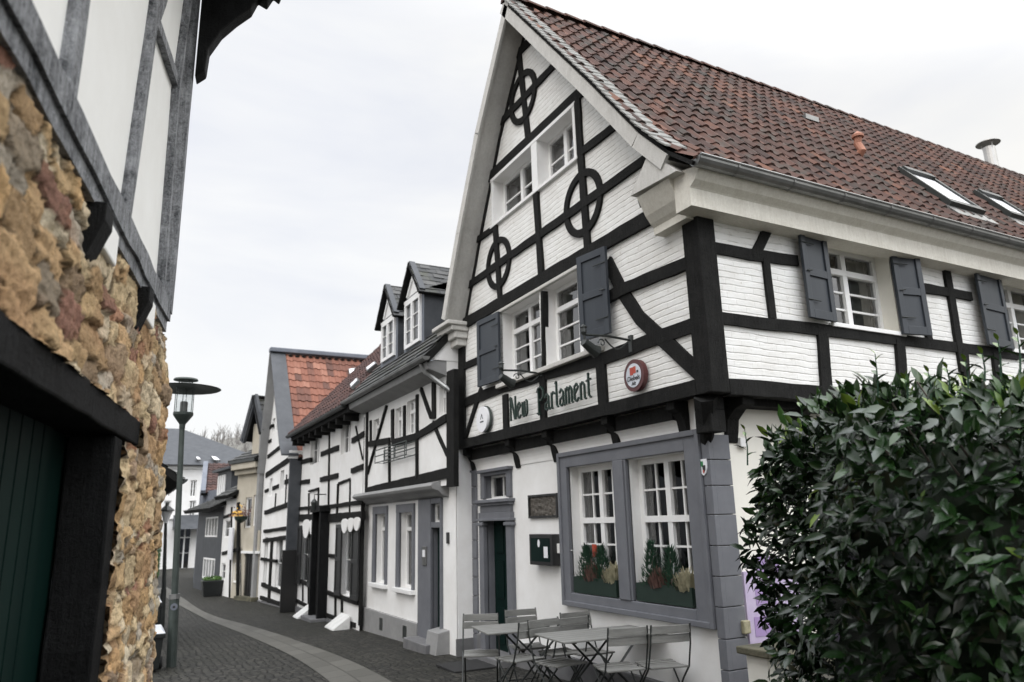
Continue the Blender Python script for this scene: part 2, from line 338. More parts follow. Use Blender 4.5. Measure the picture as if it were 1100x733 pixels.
def window(fac,parent,r,rec,sashes=2,cols=1,rows=3,transom=None,trows=1,curtain=0,fr=.055,bar=.022,sill=0,room=True,label=None):
    u0,u1,z0,z1=r[:4];f=MB();g=MB();D=-rec
    def b(mb,a,c,e,h,d0,d1,m): fac.box(mb,a,c,e,h,D+d0,D+d1,m)
    W='window_white'
    b(f,u0,u0+fr,z0,z1,-.04,.03,W);b(f,u1-fr,u1,z0,z1,-.04,.03,W);b(f,u0+fr,u1-fr,z0,z0+fr,-.04,.03,W);b(f,u0+fr,u1-fr,z1-fr,z1,-.04,.03,W)
    iu0,iu1,iz0,iz1=u0+fr,u1-fr,z0+fr,z1-fr
    parts=[(iz0,iz1,rows)]
    if transom:
        t=iz0+(iz1-iz0)*transom;b(f,iu0,iu1,t-.035,t+.035,-.035,.045,W);parts=[(iz0,t-.035,rows),(t+.035,iz1,trows)]
    sw=(iu1-iu0)/sashes
    for k in range(1,sashes): b(f,iu0+sw*k-.04,iu0+sw*k+.04,iz0,iz1,-.03,.038,W)
    for (a,c,n) in parts:
        for k in range(sashes):
            e=iu0+sw*k;h=e+sw
            for q in range(1,cols): b(f,e+(h-e)*q/cols-bar/2,e+(h-e)*q/cols+bar/2,a,c,-.02,.012,W)
            for q in range(1,n): b(f,e,h,a+(c-a)*q/n-bar/2,a+(c-a)*q/n+bar/2,-.019,.014,W)
    w=f.build('window',None,parent)
    if label:w['label']=label
    # each light of glass sits a hair differently, as real old panes do
    gf=(0,1,2,3) if fac.u.cross(Vector((0,0,1))).dot(fac.n)>0 else (3,2,1,0)
    g.add([fac.p(u0+.02,z0+.02,D-.006),fac.p(u1-.02,z0+.02,D-.006),fac.p(u1-.02,z1-.02,D-.006),fac.p(u0+.02,z1-.02,D-.006)],[gf])
    g.build('pane','window_glass',w,recalc=False)
    if room:
        k=MB();e=D-.7
        q=[fac.p(u0,z0,D-.04),fac.p(u1,z0,D-.04),fac.p(u1,z1,D-.04),fac.p(u0,z1,D-.04),fac.p(u0,z0,e),fac.p(u1,z0,e),fac.p(u1,z1,e),fac.p(u0,z1,e)]
        k.add(q,[(4,5,6,7),(0,1,5,4),(1,2,6,5),(2,3,7,6),(3,0,4,7)]);k.build('room_niche','dark_room',w,recalc=False)
    if curtain:
        k=MB()
        for side in (0,1):
            wd=(u1-u0)*.5*curtain;a=u0+.03 if side==0 else u1-.03-wd;n=14
            vs=[]
            for i in range(n+1):
                uu=a+wd*i/n;dd=D-.1+.02*math.sin(i*2.1)
                vs+=[fac.p(uu,z0+.03,dd),fac.p(uu,z1-.03,dd)]
            k.add(vs,[(2*i,2*i+2,2*i+3,2*i+1) for i in range(n)])
        k.build('curtain','curtain',w,recalc=False)
    if sill:
        k=MB();fac.box(k,u0-.04,u1+.04,z0-.06,z0,-rec,.07);k.build('sill','window_white',w,bevel=.006)
    return w
def shutter(fac,parent,u0,u1,z0,z1,d,yaw=0,mat='shutter_paint',hinge='u0',label=None):
    mb=MB();w=u1-u0;c,s=math.cos(yaw),math.sin(yaw)
    def P(a,z,e):
        if hinge=='u0': return fac.p(u0+a*c,z,d+e+a*s)
        return fac.p(u1-(w-a)*c,z,d+e+(w-a)*s)
    def bx(a0,a1,b0,b1,e0,e1): mb.hexa([P(a0,b0,e0),P(a1,b0,e0),P(a1,b0,e1),P(a0,b0,e1),P(a0,b1,e0),P(a1,b1,e0),P(a1,b1,e1),P(a0,b1,e1)])
    fr=.075;H=z1-z0;m=z0+H*.5
    bx(0,fr,z0,z1,0,.04);bx(w-fr,w,z0,z1,0,.04)
    for a,b in ((z0,z0+.1),(m-.045,m+.045),(z1-.09,z1)): bx(fr,w-fr,a,b,0,.04)
    bx(fr,w-fr,z0+.1,m-.045,.008,.02);bx(fr,w-fr,m+.045,z1-.09,.008,.02)
    o=mb.build('shutter',mat,parent,bevel=.004)
    k=MB();k.tube([P(.03,m,.05),P(.1,m+.01,.06)],.008,6);k.build('latch','dark_metal',o)
    for zz5 in (z0+.2,z1-.2): k=MB();k.tube([P(0,zz5,.045),P(.2,zz5,.045)],.007,5);k.build('hinge','dark_metal',o)
    if label:o['label']=label
    return o
def tiles(O,A,Hv,prof,length,tw,course,style,name,mat,parent,th=.03,thick=.12,clipfn=None):
    """tile covering: O eave start, A along eave, Hv horizontal inward, prof [(h,z)] from eave to ridge"""
    O=Vector(O);A=Vector(A).normalized();Hv=Vector(Hv).normalized();Z=Vector((0,0,1))
    segs=[];tot=0
    for a,b in zip(prof,prof[1:]): l=math.dist(a,b);segs.append((tot,l,a,b));tot+=l
    def at(s):
        for (t0,l,a,b) in segs:
            if s<=t0+l or (t0,l,a,b)==segs[-1]:
                f=(s-t0)/l;h=a[0]+(b[0]-a[0])*f;z=a[1]+(b[1]-a[1])*f;d=Vector((b[0]-a[0],b[1]-a[1]))/l
                return O+Hv*h+Z*z,(Z*d.x-Hv*d.y)
    mb=MB();nc=max(1,int(round(length/tw)));w=length/nc;nr=max(1,int(round(tot/course)));c=tot/nr
    S={'pan':[(0,.005),(.22,.036),(.42,.03),(.62,.004),(.85,-.004),(1.02,.008)],'flat':[(0.01,0),(.99,0)]}[style]
    for i in range(nr):
        s0=i*c-(.02 if i else 0);s1=min(tot,(i+1)*c+.03);p0,n0=at(max(0,s0));p1,n1=at(s1)
        off=.5*w if (style=='flat' and i%2) else 0
        for j in range(nc):
            x=j*w+off;k=random.random();jl=random.uniform(-.012,.012);tl=random.uniform(-.005,.009)
            if clipfn and clipfn(x+w/2,(i+.5)*c): continue
            vs=[];m=len(S);k=min(1,max(0,random.gauss(.45,.2)+.22*noise.noise(Vector((x*.55,i*.4,3.3)))))
            for (a,h) in S:
                uu=min(x+a*w,length);vs.append(p0+A*uu+n0*(h+th+tl)-(p1-p0).normalized()*jl)
            for (a,h) in S: vs.append(p1+A*min(x+a*w,length)+n1*(h+.004))
            for (a,h) in S: vs.append(p0+A*min(x+a*w,length)+n0*(h-.004)-(p1-p0).normalized()*jl)
            fs=[(q,q+1,m+q+1,m+q) for q in range(m-1)]+[(2*m+q,2*m+q+1,q+1,q) for q in range(m-1)]
            mb.add(vs,fs,None,k)
    o=mb.build(name,mat,parent,recalc=False,col=True)
    # solid roof deck below
    dk=MB()
    for (t0,l,a,b) in segs:
        a3=O+Hv*a[0]+Z*a[1];b3=O+Hv*b[0]+Z*b[1];d=(b3-a3).normalized();n=-(A.cross(d)).normalized()
        if n.z<0:n=-n
        if not clipfn: dk.hexa([a3-n*thick,a3-n*thick+A*length,b3-n*thick+A*length,b3-n*thick,a3-n*.005,a3-n*.005+A*length,b3-n*.005+A*length,b3-n*.005])
    if dk.v: dk.build('roof_deck','timber_black',o)
    return o,at
def ridge(p0,p1,r,step,name,mat,parent):
    p0,p1=Vector(p0),Vector(p1);d=p1-p0;n=int(d.length/step);mb=MB();t=d.normalized()
    for i in range(n):
        a=p0+t*(i*step);b=a+t*(step*1.05);k=random.random()
        sd=t.cross(Vector((0,0,1))).normalized();vs=[]
        for (q,rr) in ((a,r*1.12),(b,r*.92)):
            for g in range(7):
                an=math.pi*g/6;vs.append(q+sd*rr*math.cos(an)+Vector((0,0,rr*math.sin(an)*.8)))
        mb.add(vs,[(g,g+1,8+g,7+g) for g in range(6)]+[tuple(range(7))],None,.2+.5*k)
    return mb.build(name,mat,parent,recalc=False,col=True)
def beams(fac,parent,lst,d0=.0,d1=.03,mat='timber_black'):
    for bi,it in enumerate(lst):
        kind,pts,w=it[:3];mb=MB();dd=.0016*(bi%13)
        fac.beam(mb,[fac.px(x,y,d1) for x,y in pts],w,d0-.05,d1+dd);mb.build(kind,mat,parent)
def house_body(parent,fac,depth,u0,u1,z0,z1,mat,inset=.02,faces=(0,1,2,3)):
    """the unseen sides and back of a house as one closed shell behind its facade"""
    mb=MB();a=[fac.p(u0,z0,-inset),fac.p(u1,z0,-inset),fac.p(u1,z0,-depth),fac.p(u0,z0,-depth)];b=[v+Vector((0,0,z1-z0)) for v in a]
    F4=[(1,2,6,5),(2,3,7,6),(3,0,4,7),(4,5,6,7)];mb.add(a+b,[F4[i] for i in faces]);return mb.build('side_walls',mat,parent,recalc=False)
# ------------------------------------------------------------------ sky, sun
SUN_EL,SUN_AZ=R(38),R(248)   # azimuth clockwise from +Y
w=bpy.data.worlds.new('World');sc.world=w;w.use_nodes=True;nt=w.node_tree;bg=nt.nodes['Background']
sky=N(nt,'ShaderNodeTexSky',sky_type='NISHITA');sky.sun_disc=False;sky.sun_elevation=SUN_EL;sky.sun_rotation=SUN_AZ;sky.air_density=1.2;sky.dust_density=3
tc=N(nt,'ShaderNodeTexCoord');mp=N(nt,'ShaderNodeMapping');mp.inputs['Scale'].default_value=(1,1,3.2);L(nt,tc.outputs['Generated'],mp.inputs[0])
n1=noi(nt,mp.outputs[0],1.6,5,.55,.4)
cl=ramp(nt,n1,[(.3,(6.4,6.5,6.85)),(.6,(7.85,7.75,7.5))])
SKYMIX=mixc(nt,.9,sky.outputs[0],cl)
sx0=N(nt,'ShaderNodeSeparateXYZ');L(nt,tc.outputs['Generated'],sx0.inputs[0])
wm=ramp(nt,add(nt,mul(nt,sx0.outputs[0],.5),.5),[(.6,(.97,.985,1.02)),(.95,(1.06,1.04,.99))])
wmx=N(nt,'ShaderNodeMix',data_type='RGBA',blend_type='MULTIPLY');wmx.inputs[0].default_value=1;L(nt,SKYMIX,wmx.inputs[6]);L(nt,wm,wmx.inputs[7]);SKYMIX=wmx.outputs[2]
sxyz=N(nt,'ShaderNodeSeparateXYZ');L(nt,tc.outputs['Generated'],sxyz.inputs[0])
# overcast, plus an added bright lobe overhead behind the viewer to light the walls
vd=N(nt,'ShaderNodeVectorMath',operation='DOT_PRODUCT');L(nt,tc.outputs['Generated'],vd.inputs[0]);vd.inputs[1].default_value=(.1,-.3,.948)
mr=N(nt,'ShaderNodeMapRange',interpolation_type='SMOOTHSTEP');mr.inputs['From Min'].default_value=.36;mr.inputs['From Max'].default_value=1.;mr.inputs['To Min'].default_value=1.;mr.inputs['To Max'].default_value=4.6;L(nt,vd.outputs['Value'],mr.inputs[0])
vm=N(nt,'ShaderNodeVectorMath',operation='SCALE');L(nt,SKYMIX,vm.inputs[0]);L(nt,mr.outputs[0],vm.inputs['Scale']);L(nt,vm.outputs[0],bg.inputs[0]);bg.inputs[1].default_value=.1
sd=bpy.data.lights.new('sun','SUN');so=bpy.data.objects.new('sun',sd);COL.objects.link(so);sd.energy=.42;sd.angle=R(40);sd.color=(1,.94,.85)
sv=Vector((math.sin(SUN_AZ)*math.cos(SUN_EL),math.cos(SUN_AZ)*math.cos(SUN_EL),math.sin(SUN_EL)));so.rotation_euler=sv.to_track_quat('Z','Y').to_euler()
sc.view_settings.view_transform='Standard';sc.view_settings.look='None';sc.view_settings.exposure=0.45;sc.view_settings.gamma=1
sc.render.resolution_x=1024;sc.render.resolution_y=682
sc.cycles.max_bounces=6;sc.cycles.transparent_max_bounces=12
# ------------------------------------------------------------------ ground
mb=MB();ys=[-60,0,5,10,15,22,60,400];xs=[-300,-20,0,5,20,300]
for a,b in zip(ys,ys[1:]):
    for c,e in zip(xs,xs[1:]): mb.add([(c,a,gz(c,a)),(e,a,gz(e,a)),(e,b,gz(e,b)),(c,b,gz(c,b))],[(0,1,2,3)])
g=mb.build('ground','cobblestones',recalc=False);g['kind']='structure'
U=[(2.1,35.5),(2.3,29),(2.47,24.43),(2.9,20.77),(3.19,17.54),(3.35,14.45),(3.42,12.18),(3.35,9.97),(3.1,7.6),(2.5,4.8)]
Lo=[(1.5,35.5),(1.85,29),(2.25,23.35),(2.47,20.23),(2.64,17.23),(2.76,14.11),(2.74,11.84),(2.62,9.9),(2.35,7.9),(1.8,5.2)]
mb=MB();uv=[];s=0
def cat(P,t):
    n=len(P)-1;i=min(int(t*n),n-1);f=t*n-i;p0=P[max(i-1,0)];p1=P[i];p2=P[i+1];p3=P[min(i+2,n)]
    return tuple(.5*((2*p1[k])+(-p0[k]+p2[k])*f+(2*p0[k]-5*p1[k]+4*p2[k]-p3[k])*f*f+(-p0[k]+3*p1[k]-3*p2[k]+p3[k])*f**3) for k in (0,1))
vs=[];last=None
for i in range(81):
    a=cat(U,i/80);b=cat(Lo,i/80);m=((a[0]+b[0])/2,(a[1]+b[1])/2)
    if last:s+=math.dist(m,last)
    last=m;vs+=[(a[0],a[1],gz(*a)+.006),(b[0],b[1],gz(*b)+.006)];uv+=[(s,0),(s,.66)]
mb.add(vs,[(2*i,2*i+2,2*i+3,2*i+1) for i in range(80)]);p=mb.build('path','paving_slabs',recalc=False);p['kind']='structure'
ul=p.data.uv_layers.new(name='UVMap')
for l in p.data.loops: ul.data[l.index].uv=uv[l.vertex_index]
# ------------------------------------------------------------------ MAIN HOUSE (tavern)
house=thing('half_timbered_house','large white brick half-timbered tavern with steep gable, brown tiled roof and dark shutters','house',(5.2,5.6,-.2))
G=Fac((5.0,0,0),(0,1,0),(-1,0,0));GG=Fac((5.2,0,0),(0,1,0),(-1,0,0))
S=Fac((0,5.28,0),(1,0,0),(0,-1,0));SG=Fac((0,5.62,0),(1,0,0),(0,-1,0))
PR=[(4.86,5.05),(5.17,5.3),(5.6,5.76),(6.5,6.93),(8.62,9.58)]
PL_=[(11.25,5.12),(11.0,5.65),(10.6,6.45),(9.8,7.9),(8.62,9.58)]
XEND=24.
# upper gable wall with its openings
att=rect(G,531,196,616,114,619,170,533,241)
aL=(G.px(572,160)[0],G.px(531,215)[0],att[2],att[3]);aR=(G.px(617,140)[0],G.px(578,158)[0],att[2],att[3])
w1=rect(G,540,334,580,312,581,398,541,412);w2=rect(G,585,310,640,283,644,370,587,396)
wz0=(w1[2]+w2[2])/2;wz1=(w1[3]+w2[3])/2;w1=(w1[0],w1[1],wz0,wz1);w2=(w2[0],w2[1],wz0,wz1)
out=[(5.28,3.0),(11.3,3.0),(11.3,5.05),(10.9,5.8),(9.75,7.9),(8.62,9.45),(6.5,6.85),(5.6,5.7),(5.28,5.35)]
wall(G,out,[aL+(.28,),aR+(.28,),w1+(.3,),w2+(.3,)],'painted_brick',house,revmat='plaster_white')
# side upper wall
s1=rect(S,882,258,952,270,968,358,890,347);s2=rect(S,1071,296,1135,308,1150,390,1085,378)
s2=(s2[0],s2[0]+(s1[1]-s1[0]),s1[2],s1[3]);d12=s2[0]-s1[0];s3=(s2[0]+d12,s2[1]+d12,s1[2],s1[3])
wall(S,[(5.0,3.0),(XEND,3.0),(XEND,4.95),(5.0,4.95)],[s+(.28,) for s in (s1,s2,s3)],'painted_brick',house,revmat='plaster_cream')
mb=MB();mb.box(5.02,XEND,5.3,11.28,2.98,3.0,'timber_black');mb.build('jetty_floor',None,house)
# ground floor
wa=rect(GG,612,506,661,496,668,643,616,635);wb=rect(GG,675,493,740,480,750,656,683,646)
gz0=(wa[2]+wb[2])/2;gz1=(wa[3]+wb[3])/2;wa=(wa[0],wa[1],gz0,gz1);wb=(wb[0],wb[1],gz0,gz1)
dr=rect(GG,524,559,548,556,549,668,524,670);dr=(dr[0],dr[1],-.22,dr[3]);dt=rect(GG,525,512,547,508,547,534,525,536);dt=(dr[0],dr[1],dt[2],dt[3])
wall(GG,[(5.62,-.5),(11.35,-.5),(11.35,3.0),(5.62,3.0)],[wa+(.3,),wb+(.3,),dr+(.16,'paint_grey'),dt+(.14,'paint_grey')],'plaster_white',house)
wall(SG,[(5.2,-.5),(XEND,-.5),(XEND,3.0),(5.2,3.0)],[],'plaster_cream',house)
house_body(house,Fac((5.2,5.7,0),(1,0,0),(0,-1,0)),5.6,0,XEND-5.2,-.5,5.1,'plaster_white',faces=(0,1))
# roof
tiles((4.62,0,0),(1,0,0),(0,1,0),PR,XEND-4.62,.215,.3,'pan','roof','tile_brown',house,thick=.045)
roof=bpy.data.objects['roof']
tiles((4.62,0,0),(1,0,0),(0,1,0),PL_,XEND-4.62,.215,.3,'pan','roof','tile_brown',house)
ridge((4.6,8.62,9.6),(XEND,8.62,9.45),.11,.36,'ridge_tiles','tile_brown',roof)
# bargeboards: face board and soffit below the overhanging verge
def barge(prof,nm_,hb=.2):
    mb=MB();P=[Vector((0,a,b)) for a,b in prof]
    for a,b in zip(P,P[1:]):
        t=(b-a).normalized();n=Vector((0,-t.z,t.y));n=n if n.z<0 else -n
        t0=0.07
        for (x0,x1,q0,q1) in ((4.60,4.64,0.04,hb),(4.64,5.0,.09,.13)):
            v=[]
            for X in (x0,x1):
                for (e,f) in ((a,q0),(b,q0),(b,q1),(a,q1)): v.append(Vector((X,0,0))+e+n*f)
            mb.add(v,[(0,1,2,3),(7,6,5,4),(0,4,5,1),(1,5,6,2),(2,6,7,3),(3,7,4,0)],None)
    return mb.build(nm_,'barge_grey',house,bevel=0)
barge(PR[1:],'bargeboard');barge(PL_[:-1]+[PL_[-1]],'bargeboard')
# dark trim strips along the rakes on the wall
for pr in (PR[1:],PL_[:]):
    mb=MB()
    for a,b in zip(pr,pr[1:]):
        t=Vector((b[0]-a[0],b[1]-a[1])).normalized();n=Vector((-t.y,t.x));n=n if n.y<0 else -n
        G.beam(mb,[(a[0]+n.x*.2,a[1]+n.y*.2),(b[0]+n.x*.2,b[1]+n.y*.2)],.07,-.03,.024)
    mb.build('rake_trim','timber_black',house)
# slate verge strip lying on the tiles along the gable
mb=MB()
for a,b in zip(PR[1:],PR[2:]):
    l=math.dist(a,b);n=max(1,int(l/.13))
    for i in range(n):
        f0=i/n;f1=(i+1.25)/n;q0=(a[0]+(b[0]-a[0])*f0,a[1]+(b[1]-a[1])*f0);q1=(a[0]+(b[0]-a[0])*f1,a[1]+(b[1]-a[1])*f1)
        hh=.075+random.uniform(-.006,.006);xx=4.86+random.uniform(-.015,.015)
        mb.hexa([(4.56,q0[0],q0[1]+hh-.03),(xx,q0[0],q0[1]+hh-.0),(xx,q1[0],q1[1]+hh-.02),(4.56,q1[0],q1[1]+hh-.05),(4.56,q0[0],q0[1]+hh-.01),(xx,q0[0],q0[1]+hh+.02),(xx,q1[0],q1[1]+hh),(4.56,q1[0],q1[1]+hh-.03)])
mb.build('verge_slates','verge_grey',roof)
# timbers of the gable
major=.17;m_=.125
def Z6(x,y): return (460+x/4.986,420+y/4.986)
GB=[('rail',[(546,67),(571,41)],.14),('post',[(557,60),(566.3,147)],.13),('rail',[(535.2,133.4),(597,67.5)],.12),
('rail',[(523.5,192),(627,95)],.17),('post',[(619.5,108),(623.5,172),(630.5,268)],.13),('rail',[(624.5,163),(663,133)],.11),
('rail',[(501,308),(697,168)],.12),('rail',[(512,258),(530,245)],.1),('post',[(531.5,243),(537.4,330)],.12),
('post',[(575.3,208),(581.5,302)],.13),('rail',[(498,348),(707,228)],.18),
('post',[(582.5,313),(584,397)],.045),('rail',[(648,323),(669,311),(738,283)],.14),
('brace',[(651.5,281),(668,314),(686,342),(706.3,360.5),(750,401)],.17),
('rail',[(497,433),(538,417),(586,402),(646,385.5),(708,362),(744,349)],.155),
('rail',[(498,393.5),(518,385)],.12),('brace',[(516.5,417),(499.5,470)],.09),
('post',[(542,424),(543.5,466)],.15),('post',[(582.5,404),(583.5,457)],.15),('post',[(644.5,389),(648,440)],.17),
('post',[(495.5,352),(496,478)],.24)]
beams(G,house,GB)
for c in ((8.80,8.09,.43),(7.31,5.69,.45),(9.76,5.68,.425)):
    mb=MB();n=40;vs=[]
    for i in range(n):
        a=2*math.pi*i/n
        for (r,d) in ((c[2],-.02),(c[2],.036),(c[2]-.1,.036),(c[2]-.1,-.02)): vs.append(G.p(c[0]+r*math.cos(a),c[1]+r*math.sin(a),d))
    mb.add(vs,[(4*i+k,4*i+(k+1)%4,4*((i+1)%n)+(k+1)%4,4*((i+1)%n)+k) for i in range(n) for k in range(4)]);mb.build('ring','timber_black',house)
# corner post and sill beams
mb=MB();mb.box(4.955,5.19,5.235,5.47,2.86,4.9);mb.build('corner_post','timber_black',house,bevel=.012)
mb=MB();G.beam(mb,[(5.47,2.945),(11.35,2.965)],.15,-.1,.045);mb.build('sill_beam','timber_black',house)
mb=MB();S.beam(mb,[(5.19,2.93),(XEND,2.93)],.16,-.1,.045);mb.build('sill_beam','timber_black',house)
# jetty boards between the joist ends, cove and carved consoles
js=[GG.px(736,446)[0],GG.px(664,462)[0],GG.px(598,474)[0],GG.px(557,482)[0],11.2]
for a,b in zip(js,js[1:]):
    mb=MB();GG.beam(mb,[(a+.09,2.77),(b-.09,2.78)],.17,.0,.1);mb.build('jetty_board','timber_black',house)
    mb=MB();n=6
    vs=[]
    for i in range(n+1):
        t=i/n*math.pi/2
        for u in (a+.06,b-.06): vs.append(GG.p(u,2.50+.19*math.sin(t),.01+.1*(1-math.cos(t))))
    mb.add(vs,[(2*i,2*i+1,2*i+3,2*i+2) for i in range(n)]);mb.build('cove','plaster_white',house,recalc=False)
def console(fac,u,z1,h,out,wd,mat='timber_black',d=0,name='console'):
    mb=MB();pts=[(0,z1-h),(.02,z1-h),(.05,z1-h*.75),(.07,z1-h*.5),(out*.6,z1-h*.3),(out,z1-h*.22),(out,z1),(0,z1)]
    mb.prism([fac.p(u-wd/2,z,d+e) for e,z in pts],fac.u*wd);return mb.build(name,mat,house,bevel=.006)
for u in js: console(GG,u,2.88,.42,.2,.13)
for u in (5.5,6.45,8.3,10.1,12): console(SG,u,2.88,.46,.3,.16)
mb=MB()
for (r0,za,zb) in ((.14,2.5,2.72),(.17,2.72,2.88)): 
    mb.box(5.08-.03,5.2+.04,5.42-.03,5.62,za,zb)
mb.prism([(5.19,5.6,2.36),(5.25,5.66,2.36),(5.12,5.36,2.58),(5.02,5.3,2.6)],(.05,-.05,0)) if 0 else None
mb.build('console','timber_black',house,bevel=.008)
mb=MB();mb.tube([(5.2,5.64,2.42),(5.13,5.54,2.6),(5.03,5.42,2.84)],[.06,.09,.12],6);mb.build('console','timber_black',house)
mb=MB()
SG.beam(mb,[(5.6,2.83),(XEND,2.83)],.1,.0,.2);mb.build('jetty_board','timber_black',house)
# side timbers
SB=[('rail',[(763,265),(806,273),(858,280)],.13),('brace',[(826.5,243),(811,276)],.11),('post',[(823,278),(831,342)],.1),
('rail',[(772,341),(830,348.5),(874.5,353),(968,365),(1030,373),(1110,384)],.13),('post',[(883.5,350),(889,420)],.16),
('post',[(982.5,272),(999,366)],.1),('rail',[(986,308),(1044,318.5)],.12),('post',[(1015.5,279),(1035.5,400)],.13),
('post',[(967,366),(971,426)],.15),('post',[(1070,380),(1075,430)],.15),('post',[(1036,376),(1040,430)],.12)]
beams(S,house,SB)
u2=S.px(1070,400)[0];off=d12
for du in (off,2*off):
    for (a,b,c,e,wd) in ((S.px(983,300)[0]+du,S.px(983,300)[0]+du,3.7,4.8,.1),(S.px(1017,300)[0]+du,S.px(1017,300)[0]+du,3.0,4.8,.13),(s1[1]+.3+du,s2[0]-.2+du,4.25,4.25,.12),(S.px(967,366)[0]+du,S.px(967,366)[0]+du,3,3.65,.15)):
        mb=MB();S.beam(mb,[(a,c),(b,e)],wd,-.05,.03);mb.build('post' if a==b else 'rail','timber_black',house)
mb=MB();S.beam(mb,[(S.px(1110,384)[0],3.71),(XEND,3.71)],.13,-.05,.031);mb.build('rail','timber_black',house)
# eave box (cream cornice) along the side, returning on the gable
mb=MB();sec=[(5.28,4.68),(5.05,4.68),(5.05,4.87),(5.035,4.885),(4.97,4.93),(4.92,5.0),(4.90,5.045),(5.28,5.12)]
mb.prism([(4.73,y,z) for y,z in sec],(XEND-4.73,0,0));mb.build('eave_cornice','eave_cream',house)
mb=MB();mb.prism([(x-0,5.28,z) for x,z in [(5.0,4.66),(4.86,4.66),(4.86,4.74),(4.82,4.78),(4.76,4.86),(4.7,4.98),(4.66,5.06),(5.0,5.1)]],(0,.52,0));mb.build('eave_return','eave_cream',house)
mb=MB();mb.prism([(4.62,5.1,5.05),(4.62,5.86,5.1),(4.62,5.5,5.45)],(.4,0,0),'barge_grey');mb.build('return_cap',None,house)
# far side gable foot: moulded kneeler
mb=MB()
for (x0,y0,y1,za,zb) in ((4.82,11.05,11.5,4.62,4.74),(4.76,11.0,11.56,4.74,4.86),(4.68,10.96,11.62,4.86,4.95),(4.6,10.93,11.66,4.95,5.02)): mb.box(x0,5.0,y0,y1,za,zb)
mb.build('kneeler','barge_grey',house,bevel=.015)
# gutter
mb=MB();vs=[];n=9;x0,x1=4.66,XEND
for X in (x0,x1):
    for i in range(n):
        a=math.pi*i/(n-1);vs.append((X,4.87-.085*math.cos(a),5.09-.085*math.sin(a)))
mb.add(vs,[(i,i+1,n+i+1,n+i) for i in range(n-1)]+[tuple(range(n))]);mb.tube([(x0,4.785,5.095),(x1,4.785,5.095)],.014,6)
gut=mb.build('gutter','zinc',house,recalc=False,smooth=False)
sm=gut.modifiers.new('solid','SOLIDIFY');sm.thickness=.006
mb=MB();X=5.15
while X<XEND:
    vs=[]
    for e in (X,X+.022):
        for i in range(n):
            a=math.pi*i/(n-1);vs.append((e,4.87-.092*math.cos(a),5.09-.092*math.sin(a)))
    mb.add(vs,[(i,i+1,n+i+1,n+i) for i in range(n-1)]);X+=.78
q=mb.build('gutter_straps','zinc',gut,recalc=False)
# windows
for r in (aL,aR): window(G,house,r,.2,sashes=2,cols=1,rows=2)
for r in (w1,w2): window(G,house,r,.2,sashes=2,cols=1,rows=3,transom=.74,curtain=.35)
for r in (s1,s2,s3): window(S,house,r,.22,sashes=2,cols=1,rows=3,transom=.74,curtain=.55)
for r in (wa,wb): window(GG,house,r,.17,sashes=2,cols=2,rows=3,transom=.57,trows=2,fr=.07)
window(GG,house,dt,.12,sashes=1,cols=2,rows=1,fr=.03)
# white timber window surrounds / sills upstairs
mb=MB();a=G.px(530,243)[0];b=G.px(621,170)[0]
G.box(mb,b-.04,a+.04,att[2]-.05,att[2]-.0,-.0,.05,'window_white');G.box(mb,b-.04,a+.02,att[3]-.01,att[3]+.05,.0,.035,'window_white')
G.box(mb,aR[1],aL[0],att[2],att[3]-.01,0,.03,'window_white')
G.box(mb,aL[1],aL[1]+.06,att[2],att[3]-.01,0,.03,'window_white');G.box(mb,aR[0]-.06,aR[0],att[2],att[3]-.01,0,.03,'window_white');mb.build('window_surround',None,house,bevel=.005)
mb=MB();G.box(mb,w2[0]-.1,w1[1]+.1,wz0-.075,wz0-.012,0,.1);mb.build('window_ledge','barge_grey',house,bevel=.01)
mb=MB();G.box(mb,w2[0]-.15,w1[1]+.3,wz1+.0,wz1+.05,0,.05);mb.build('window_hood','barge_grey',house,bevel=.01)
for r in (s1,s2,s3):
    mb=MB();S.box(mb,r[0]-.02,r[1]+.04,r[2]-.05,r[2],-.0,.055);mb.build('window_ledge','window_white',house,bevel=.005)
# shutters
def shp(fac,q,d,**k):
    r=rect(fac,*q,d);return shutter(fac,house,r[0],r[1],r[2],r[3],d,**k)
shp(G,(517.8,345,538,335,537.5,409,517,417),.06,yaw=R(4),hinge='u0')
shp(G,(627.5,277,653.5,266,656,360,632,367),.10,yaw=R(10),hinge='u0')
shp(S,(850.5,243,884,251,896.5,346,868,343.5),.06,yaw=R(4),hinge='u1')
shp(S,(951,266,978,274,993,363,971,359.5),.06,yaw=R(10),hinge='u0')
q=rect(S,1041,290.5,1070.5,293.5,1086.6,372,1056,369.5,.06)
for du in (0,d12): shutter(S,house,q[0]+du,q[1]+du,s1[2]-.03,s1[3]+.02,.06,yaw=R(4),hinge='u1')
shutter(S,house,s2[1]+.03,s2[1]+.55,s1[2]-.03,s1[3]+.02,.06,yaw=R(8),hinge='u0')
# ground floor stone trim painted grey
def trim(lst,name,mat='paint_grey',bev=.008,fac=GG):
    mb=MB()
    for (a,b,c,e,d) in lst: fac.box(mb,min(a,b),max(a,b),c,e,-.02,d)
    return mb.build(name,mat,house,bevel=bev)
A0=GG.px(760,560)[0]-.02;B0=wb[0];B1=wb[1];C0=wa[0];C1=wa[1];D1=GG.px(606,560)[0]
t=.03;A0=min(A0,B0-.14)
trim([(A0,B0,gz0-.14,gz1+.17,.05),(B1,C0,gz0,gz1,.045),(C1,D1,gz0-.14,gz1+.17,.05),(B0,C1,gz1,gz1+.17,.05),(B0,C1,gz0-.14,gz0,.05)],'window_frame_stone')
trim([(A0-.02,A0+.035,gz0-.16,gz1+.2,.075),(D1-.035,D1+.02,gz0-.16,gz1+.2,.075),(A0+.035,D1-.035,gz1+.14,gz1+.2,.075),(A0+.035,D1-.035,gz0-.16,gz0-.1,.075)],'window_frame_moulding')
